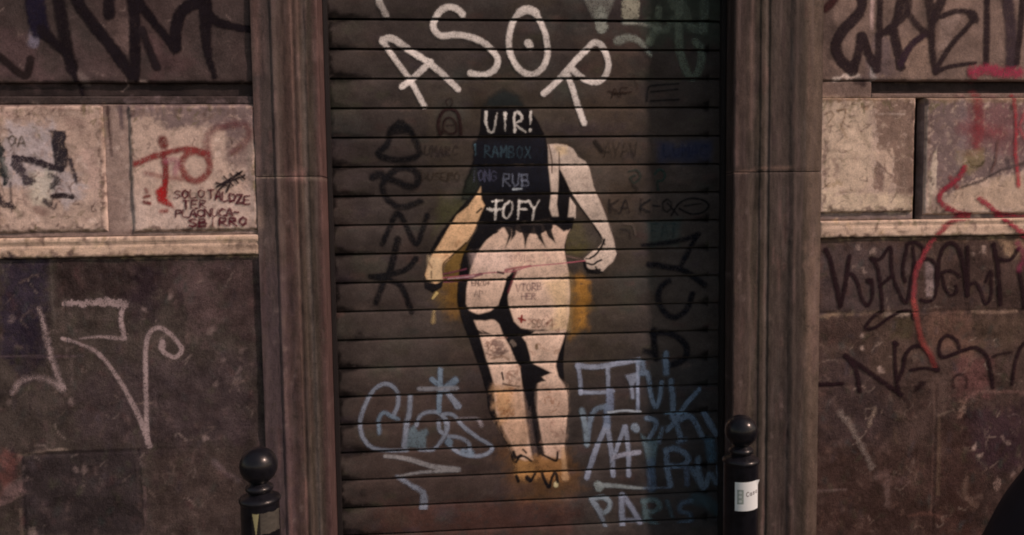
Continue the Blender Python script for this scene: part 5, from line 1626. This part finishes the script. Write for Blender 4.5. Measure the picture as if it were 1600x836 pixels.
g.stroke([(996, 566), (996, 604), (996, 642)], 5.5, C(120, 120, 136), .85, 2)
g.stroke([(986, 598), (988, 620)], 6, BL, .8, 2.5)
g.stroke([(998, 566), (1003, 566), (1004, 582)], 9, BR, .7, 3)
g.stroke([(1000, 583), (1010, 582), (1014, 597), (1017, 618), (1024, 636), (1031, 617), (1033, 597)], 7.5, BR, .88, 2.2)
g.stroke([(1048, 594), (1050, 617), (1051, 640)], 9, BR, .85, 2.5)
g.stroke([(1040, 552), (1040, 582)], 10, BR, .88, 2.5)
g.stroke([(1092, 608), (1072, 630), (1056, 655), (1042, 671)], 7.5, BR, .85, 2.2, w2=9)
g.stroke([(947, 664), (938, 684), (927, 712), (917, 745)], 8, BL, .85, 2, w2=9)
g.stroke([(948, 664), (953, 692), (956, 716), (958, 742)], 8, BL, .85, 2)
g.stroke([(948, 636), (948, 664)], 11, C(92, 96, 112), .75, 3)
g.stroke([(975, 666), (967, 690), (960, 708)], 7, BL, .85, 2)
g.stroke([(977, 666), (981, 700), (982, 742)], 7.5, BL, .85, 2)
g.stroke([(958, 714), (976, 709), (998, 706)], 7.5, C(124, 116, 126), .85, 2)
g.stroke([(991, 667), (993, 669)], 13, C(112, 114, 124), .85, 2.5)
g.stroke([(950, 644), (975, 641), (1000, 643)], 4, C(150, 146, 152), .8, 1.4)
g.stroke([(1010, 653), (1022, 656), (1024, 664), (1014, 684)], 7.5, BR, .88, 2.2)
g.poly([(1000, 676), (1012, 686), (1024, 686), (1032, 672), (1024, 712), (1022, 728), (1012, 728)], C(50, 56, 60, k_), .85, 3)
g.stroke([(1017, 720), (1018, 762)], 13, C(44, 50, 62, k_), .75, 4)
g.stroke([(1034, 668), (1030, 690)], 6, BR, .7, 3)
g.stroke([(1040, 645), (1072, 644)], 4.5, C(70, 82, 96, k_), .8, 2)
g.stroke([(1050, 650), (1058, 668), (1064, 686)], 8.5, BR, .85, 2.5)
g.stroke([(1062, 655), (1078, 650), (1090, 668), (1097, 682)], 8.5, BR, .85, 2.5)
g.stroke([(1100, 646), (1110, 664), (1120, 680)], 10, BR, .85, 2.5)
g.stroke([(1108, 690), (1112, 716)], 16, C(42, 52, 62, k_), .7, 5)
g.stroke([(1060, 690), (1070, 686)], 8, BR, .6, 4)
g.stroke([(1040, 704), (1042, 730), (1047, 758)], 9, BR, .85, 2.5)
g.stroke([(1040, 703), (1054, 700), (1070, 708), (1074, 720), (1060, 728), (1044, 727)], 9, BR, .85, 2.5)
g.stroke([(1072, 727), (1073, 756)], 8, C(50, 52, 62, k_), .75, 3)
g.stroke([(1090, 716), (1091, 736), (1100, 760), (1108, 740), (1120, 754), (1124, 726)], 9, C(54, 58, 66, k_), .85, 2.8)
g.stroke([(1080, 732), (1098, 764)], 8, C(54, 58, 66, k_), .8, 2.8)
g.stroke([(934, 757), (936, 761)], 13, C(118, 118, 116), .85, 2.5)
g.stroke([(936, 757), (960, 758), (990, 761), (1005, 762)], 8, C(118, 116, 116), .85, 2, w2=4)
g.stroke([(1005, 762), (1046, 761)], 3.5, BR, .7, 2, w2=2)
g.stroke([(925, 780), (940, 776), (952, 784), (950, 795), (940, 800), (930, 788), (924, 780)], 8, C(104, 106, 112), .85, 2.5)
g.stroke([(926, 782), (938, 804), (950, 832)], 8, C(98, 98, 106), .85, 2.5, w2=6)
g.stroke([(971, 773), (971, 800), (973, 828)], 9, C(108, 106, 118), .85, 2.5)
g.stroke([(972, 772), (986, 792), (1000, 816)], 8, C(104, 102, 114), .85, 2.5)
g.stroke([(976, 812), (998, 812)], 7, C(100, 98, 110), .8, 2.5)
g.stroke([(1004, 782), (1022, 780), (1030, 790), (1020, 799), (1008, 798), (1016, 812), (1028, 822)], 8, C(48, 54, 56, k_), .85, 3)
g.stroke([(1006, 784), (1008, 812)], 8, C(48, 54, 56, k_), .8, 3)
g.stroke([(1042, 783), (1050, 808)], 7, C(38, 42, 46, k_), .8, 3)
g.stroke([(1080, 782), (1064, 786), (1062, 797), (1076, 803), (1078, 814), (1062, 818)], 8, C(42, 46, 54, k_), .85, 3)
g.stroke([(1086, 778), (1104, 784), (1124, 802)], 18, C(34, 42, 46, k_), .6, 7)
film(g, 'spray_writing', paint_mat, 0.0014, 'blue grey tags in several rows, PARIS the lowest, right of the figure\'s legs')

# ================================================================== BOLLARDS
gloss = mat_plain('glossy_black_iron', (0.007, 0.0075, 0.011), 0.3, 0.0, 0.15, 0.25, 45, 0.5, 0.5)
stick_mat = mat_paint('sticker_paper', 0.6, 0.0, 0.05)


def lathe_profile(rb, zb):
    """ball of radius rb centred at zb on a turned post"""
    low = zb - rb
    P = [(0.085, 0.0), (0.085, 0.018), (0.078, 0.026), (0.058, 0.032), (0.052, 0.06), (0.050, 0.14), (0.056, 0.15), (0.056, 0.165), (0.046, 0.175),
         (0.043, 0.2), (0.0415, low - 0.044), (0.0425, low - 0.040), (0.0445, low - 0.037), (0.0448, low - 0.033), (0.0425, low - 0.029), (0.037, low - 0.026),
         (0.028, low - 0.022), (0.0245, low - 0.019), (0.0250, low - 0.016), (0.0295, low - 0.013), (0.0300, low - 0.009), (0.0285, low - 0.005), (0.0235, low - 0.002), (0.018, low + 0.004)]
    return P, low


def make_bollard(px_c, z_c, r, label, tilt=0.0):
    p = at_z(px_c, z_c)
    root = thing('bollard', (p[0], p[1], 0.0), label, 'bollard', 'ball topped black bollards on the pavement')
    P, low = lathe_profile(r, z_c)
    V, Fc = lathe(P, p[0], p[1], 56)
    o = part('post', V, Fc, gloss, root, True)
    md = o.modifiers.new('edge', 'EDGE_SPLIT'); md.split_angle = R(40)
    Q = [(max(1e-4, r * math.sin(a)), z_c - r * math.cos(a)) for a in np.linspace(0.25, math.pi - 0.003, 36)]
    V, Fc = lathe(Q, p[0], p[1], 64)
    part('ball', V, Fc, gloss, root, True)
    print('bollard', p)
    return root, p, low


def sticker(root, p, r, a0, a1, z0, z1, fn, name, label, skew=0.0):
    """curved label on the post; angles measured from the direction to the camera, + to the right"""
    base = math.atan2(CP[1] - p[1], CP[0] - p[0])
    nu, nv = 70, 70
    us, vs_ = np.linspace(0, 1, nu), np.linspace(0, 1, nv)
    U, Vv = np.meshgrid(us, vs_)
    ang = base + (a0 + (a1 - a0) * U)
    zz = z0 + (z1 - z0) * Vv + skew * (U - .5)
    rr_ = r + 0.0012 + 0.0015 * np.clip((U - .86) / .14, 0, 1) * np.clip((Vv - .8) / .2, 0, 1) * 3
    X = np.stack([p[0] + rr_ * np.cos(ang), p[1] + rr_ * np.sin(ang), zz], -1).reshape(-1, 3)
    idx = np.arange(nu * nv).reshape(nv, nu)
    Fq = np.stack([idx[:-1, :-1], idx[:-1, 1:], idx[1:, 1:], idx[1:, :-1]], -1).reshape(-1, 4)
    colr = fn(U, Vv).reshape(-1, 4)
    return part(name, X, Fq, stick_mat, root, True, label=label, attr=colr)


def seg_ink(U, Vv, segs, w):
    A = np.zeros(U.shape)
    for pts in segs:
        for a, b in zip(pts[:-1], pts[1:]):
            d = np.array(b) - np.array(a)
            L2 = max(d @ d, 1e-9)
            t = np.clip(((U - a[0]) * d[0] + (Vv - a[1]) * d[1]) / L2, 0, 1)
            dist = np.hypot(U - a[0] - t * d[0], Vv - a[1] - t * d[1])
            A = np.maximum(A, np.clip((w - dist) / 0.012 + .5, 0, 1))
    return A


def white_sticker(U, Vv):
    c = np.zeros(U.shape + (4,))
    c[..., :3] = C(176, 164, 170)
    c[..., 3] = 1
    ring = []
    for cy in (0.34, 0.50, 0.64):
        ring.append([(0.20 + 0.085 * math.cos(t), cy + 0.075 * math.sin(t)) for t in np.linspace(0, 2 * math.pi, 14)])
    ring += [[(0.10, 0.26), (0.30, 0.26)], [(0.10, 0.72), (0.30, 0.72)], [(0.11, 0.26), (0.11, 0.72)], [(0.30, 0.26), (0.30, 0.72)]]
    A = seg_ink(U, Vv, ring, 0.020)
    c[..., :3] = c[..., :3] * (1 - A[..., None] * .85) + np.array(C(90, 92, 84)) * A[..., None] * .85
    inside = ((U > .11) & (U < .30) & (Vv > .26) & (Vv < .72)) * .45
    c[..., :3] = c[..., :3] * (1 - inside[..., None]) + np.array(C(120, 118, 110)) * inside[..., None]
    segs = []
    x = 0.42
    for ch in 'Casa':
        for st in GLYPH[ch]:
            segs.append([(x + u * 0.10 / 4, 0.50 + v * 0.15 / 6 + (x - .42) * 0.14) for u, v in st])
        x += 0.135
    A = seg_ink(U, Vv, segs, 0.015)
    c[..., :3] = c[..., :3] * (1 - A[..., None] * .9) + np.array(C(60, 46, 46)) * A[..., None] * .9
    return c


def worn_sticker(U, Vv):
    c = np.zeros(U.shape + (4,))
    base = np.array(C(56, 48, 43))
    gold = np.array(C(108, 96, 70))
    n = vnoise(U, Vv, 0.09, 4)
    c[..., :3] = base * (1 + 0.2 * n[..., None])
    tri = (U < 0.24 - 0.10 * (1 - Vv)) & (U > 0.03 + 0.09 * (1 - Vv))
    c[tri, :3] = gold
    e = np.minimum(np.minimum(U, 1 - U), np.minimum(Vv, 1 - Vv))
    c[..., 3] = np.clip((e + 0.05 * n) / 0.03 + .2, 0, 1) * np.where((U > 0.27) | tri, 1, 0.25)
    return c


rb1, p1, low1 = make_bollard((404, 727), 0.95, 0.0408, 'black bollard with ball top and peeling beige sticker, left of the shutter')
sticker(rb1, p1, 0.042, -0.45, 1.15, low1 - 0.100, low1 - 0.052, worn_sticker, 'sticker', 'peeling beige sticker with a gold strip')
rb2, p2, low2 = make_bollard((1158, 673), 0.95, 0.0395, 'black bollard with ball top and white sticker, right of the shutter')
z_a = at([(1165, 744)], p2[1])[0, 2]
z_b = at([(1165, 788)], p2[1])[0, 2]
sticker(rb2, p2, 0.042, -0.32, 1.18, z_b, z_a, white_sticker, 'sticker', 'white sticker with a grey emblem and the word Casa', skew=0.004)

# ================================================================== COVERED SCOOTER (only its front corner enters the picture)
cover_mat = mat_plain('navy_cover_cloth', (0.010, 0.011, 0.020), 0.6, 0, 0, 0.35, 14, 0.3, 0.5)
tyre_mat = mat_plain('tyre_rubber', (0.015, 0.015, 0.015), 0.85)
rim_mat = mat_plain('grey_rim_metal', (0.25, 0.25, 0.26), 0.4, 0.8)
SY = -1.16
pa = at([(1530, 836), (1560, 790), (1600, 728)], SY)
pa[:, 0] += 0.15
pa[2, 2] -= 0.02
print('scooter pts', pa)
sx0 = pa[0, 0] - 0.09
sc = thing('motor_scooter', (sx0 + 0.85, SY, 0.0), 'parked motor scooter under a dark navy cloth cover at the lower right corner', 'scooter')
slope = (pa[2, 2] - pa[0, 2]) / (pa[2, 0] - pa[0, 0])
prof = [(sx0 - 0.06, 0.20), (sx0 - 0.03, 0.40), (pa[0, 0] - 0.05, pa[0, 2] - 0.10), (pa[0, 0], pa[0, 2]), (pa[1, 0], pa[1, 2]), (pa[2, 0], pa[2, 2]),
        (pa[2, 0] + 0.10, pa[2, 2] + 0.10), (pa[2, 0] + 0.20, pa[2, 2] + 0.13), (pa[2, 0] + 0.34, pa[2, 2] + 0.04), (pa[2, 0] + 0.55, pa[2, 2] - 0.10), (pa[2, 0] + 1.0, pa[2, 2] - 0.10),
        (pa[2, 0] + 1.22, pa[2, 2] - 0.16), (pa[2, 0] + 1.30, pa[2, 2] - 0.35), (pa[2, 0] + 1.32, 0.24)]
PR = smooth_path(np.array(prof), 6)
V = []
na = 25
for i, (xx, zt) in enumerate(PR):
    t = i / (len(PR) - 1)
    hb = 0.17
    wid = 0.05 + 0.26 * math.sin(math.pi * min(1, max(0, t * 1.02))) ** 0.45
    wid += 0.10 * math.exp(-((xx - (pa[2, 0] + 0.2)) / 0.10) ** 2)
    for j in range(na):
        s = j / (na - 1) * 2 - 1
        a_ = abs(s)
        yy = math.copysign(min(1, a_ * 1.9) ** 0.8, s) * wid
        f_top = max(0, (a_ - 0.30) / 0.70)
        zz = zt - (zt - hb) * (f_top ** 1.05) - 0.05 * min(1, a_ / 0.30) ** 2 * (1 if zt > 0.3 else .3)
        fold = 0.012 * math.sin(xx * 31 + s * 2) * f_top + 0.008 * math.sin(xx * 67 + 1.3 * s)* f_top
        V.append((xx, SY + yy + math.copysign(fold, s), max(hb - 0.01, zz)))
V = np.array(V)
n = len(PR)
idx = np.arange(n * na).reshape(n, na)
Fq = np.stack([idx[:-1, :-1], idx[1:, :-1], idx[1:, 1:], idx[:-1, 1:]], -1).reshape(-1, 4)
o = part('cover', V, Fq, cover_mat, sc, True)
md = o.modifiers.new('thick', 'SOLIDIFY'); md.thickness = 0.003


def torus(cx, cy, cz, Rr, r, nu=36, nv=12):
    V, Fc = [], []
    for i in range(nu):
        a = 2 * math.pi * i / nu
        for j in range(nv):
            b = 2 * math.pi * j / nv
            q = Rr + r * math.cos(b)
            V.append((cx + q * math.cos(a), cy + r * 1.1 * math.sin(b), cz + q * math.sin(a)))
    for i in range(nu):
        for j in range(nv):
            i2, j2 = (i + 1) % nu, (j + 1) % nv
            Fc.append((i * nv + j, i2 * nv + j, i2 * nv + j2, i * nv + j2))
    return V, Fc


for wx in (sx0 + 0.22, pa[2, 0] + 1.05):
    V, Fc = torus(wx, SY, -0.13 + 0.225 if False else 0.215, 0.165, 0.05)
    w_ = part('wheel', V, Fc, tyre_mat, sc, True)
    V, Fc = torus(wx, SY, 0.215, 0.118, 0.014)
    spk = [(wx - 0.012, wx + 0.012, SY - 0.02, SY + 0.02, 0.215 - 0.115, 0.215 + 0.115), (wx - 0.115, wx - 0.0125, SY - 0.02, SY + 0.02, 0.205, 0.225), (wx + 0.0125, wx + 0.115, SY - 0.02, SY + 0.02, 0.205, 0.225)]
    V2, F2 = boxes(spk)
    n_ = len(V)
    part('rim', V + V2, Fc + [tuple(i + n_ for i in f) for f in F2], rim_mat, w_, False)
V, Fc = boxes([(pa[2, 0] + 0.60, pa[2, 0] + 0.63, SY - 0.16, SY - 0.135, 0.0, 0.3), (pa[2, 0] + 0.60, pa[2, 0] + 0.63, SY + 0.135, SY + 0.16, 0.0, 0.3),
               (pa[2, 0] + 0.60, pa[2, 0] + 0.63, SY - 0.1345, SY + 0.1345, 0.26, 0.29)])
part('centre_stand', V, Fc, rim_mat, sc, False)
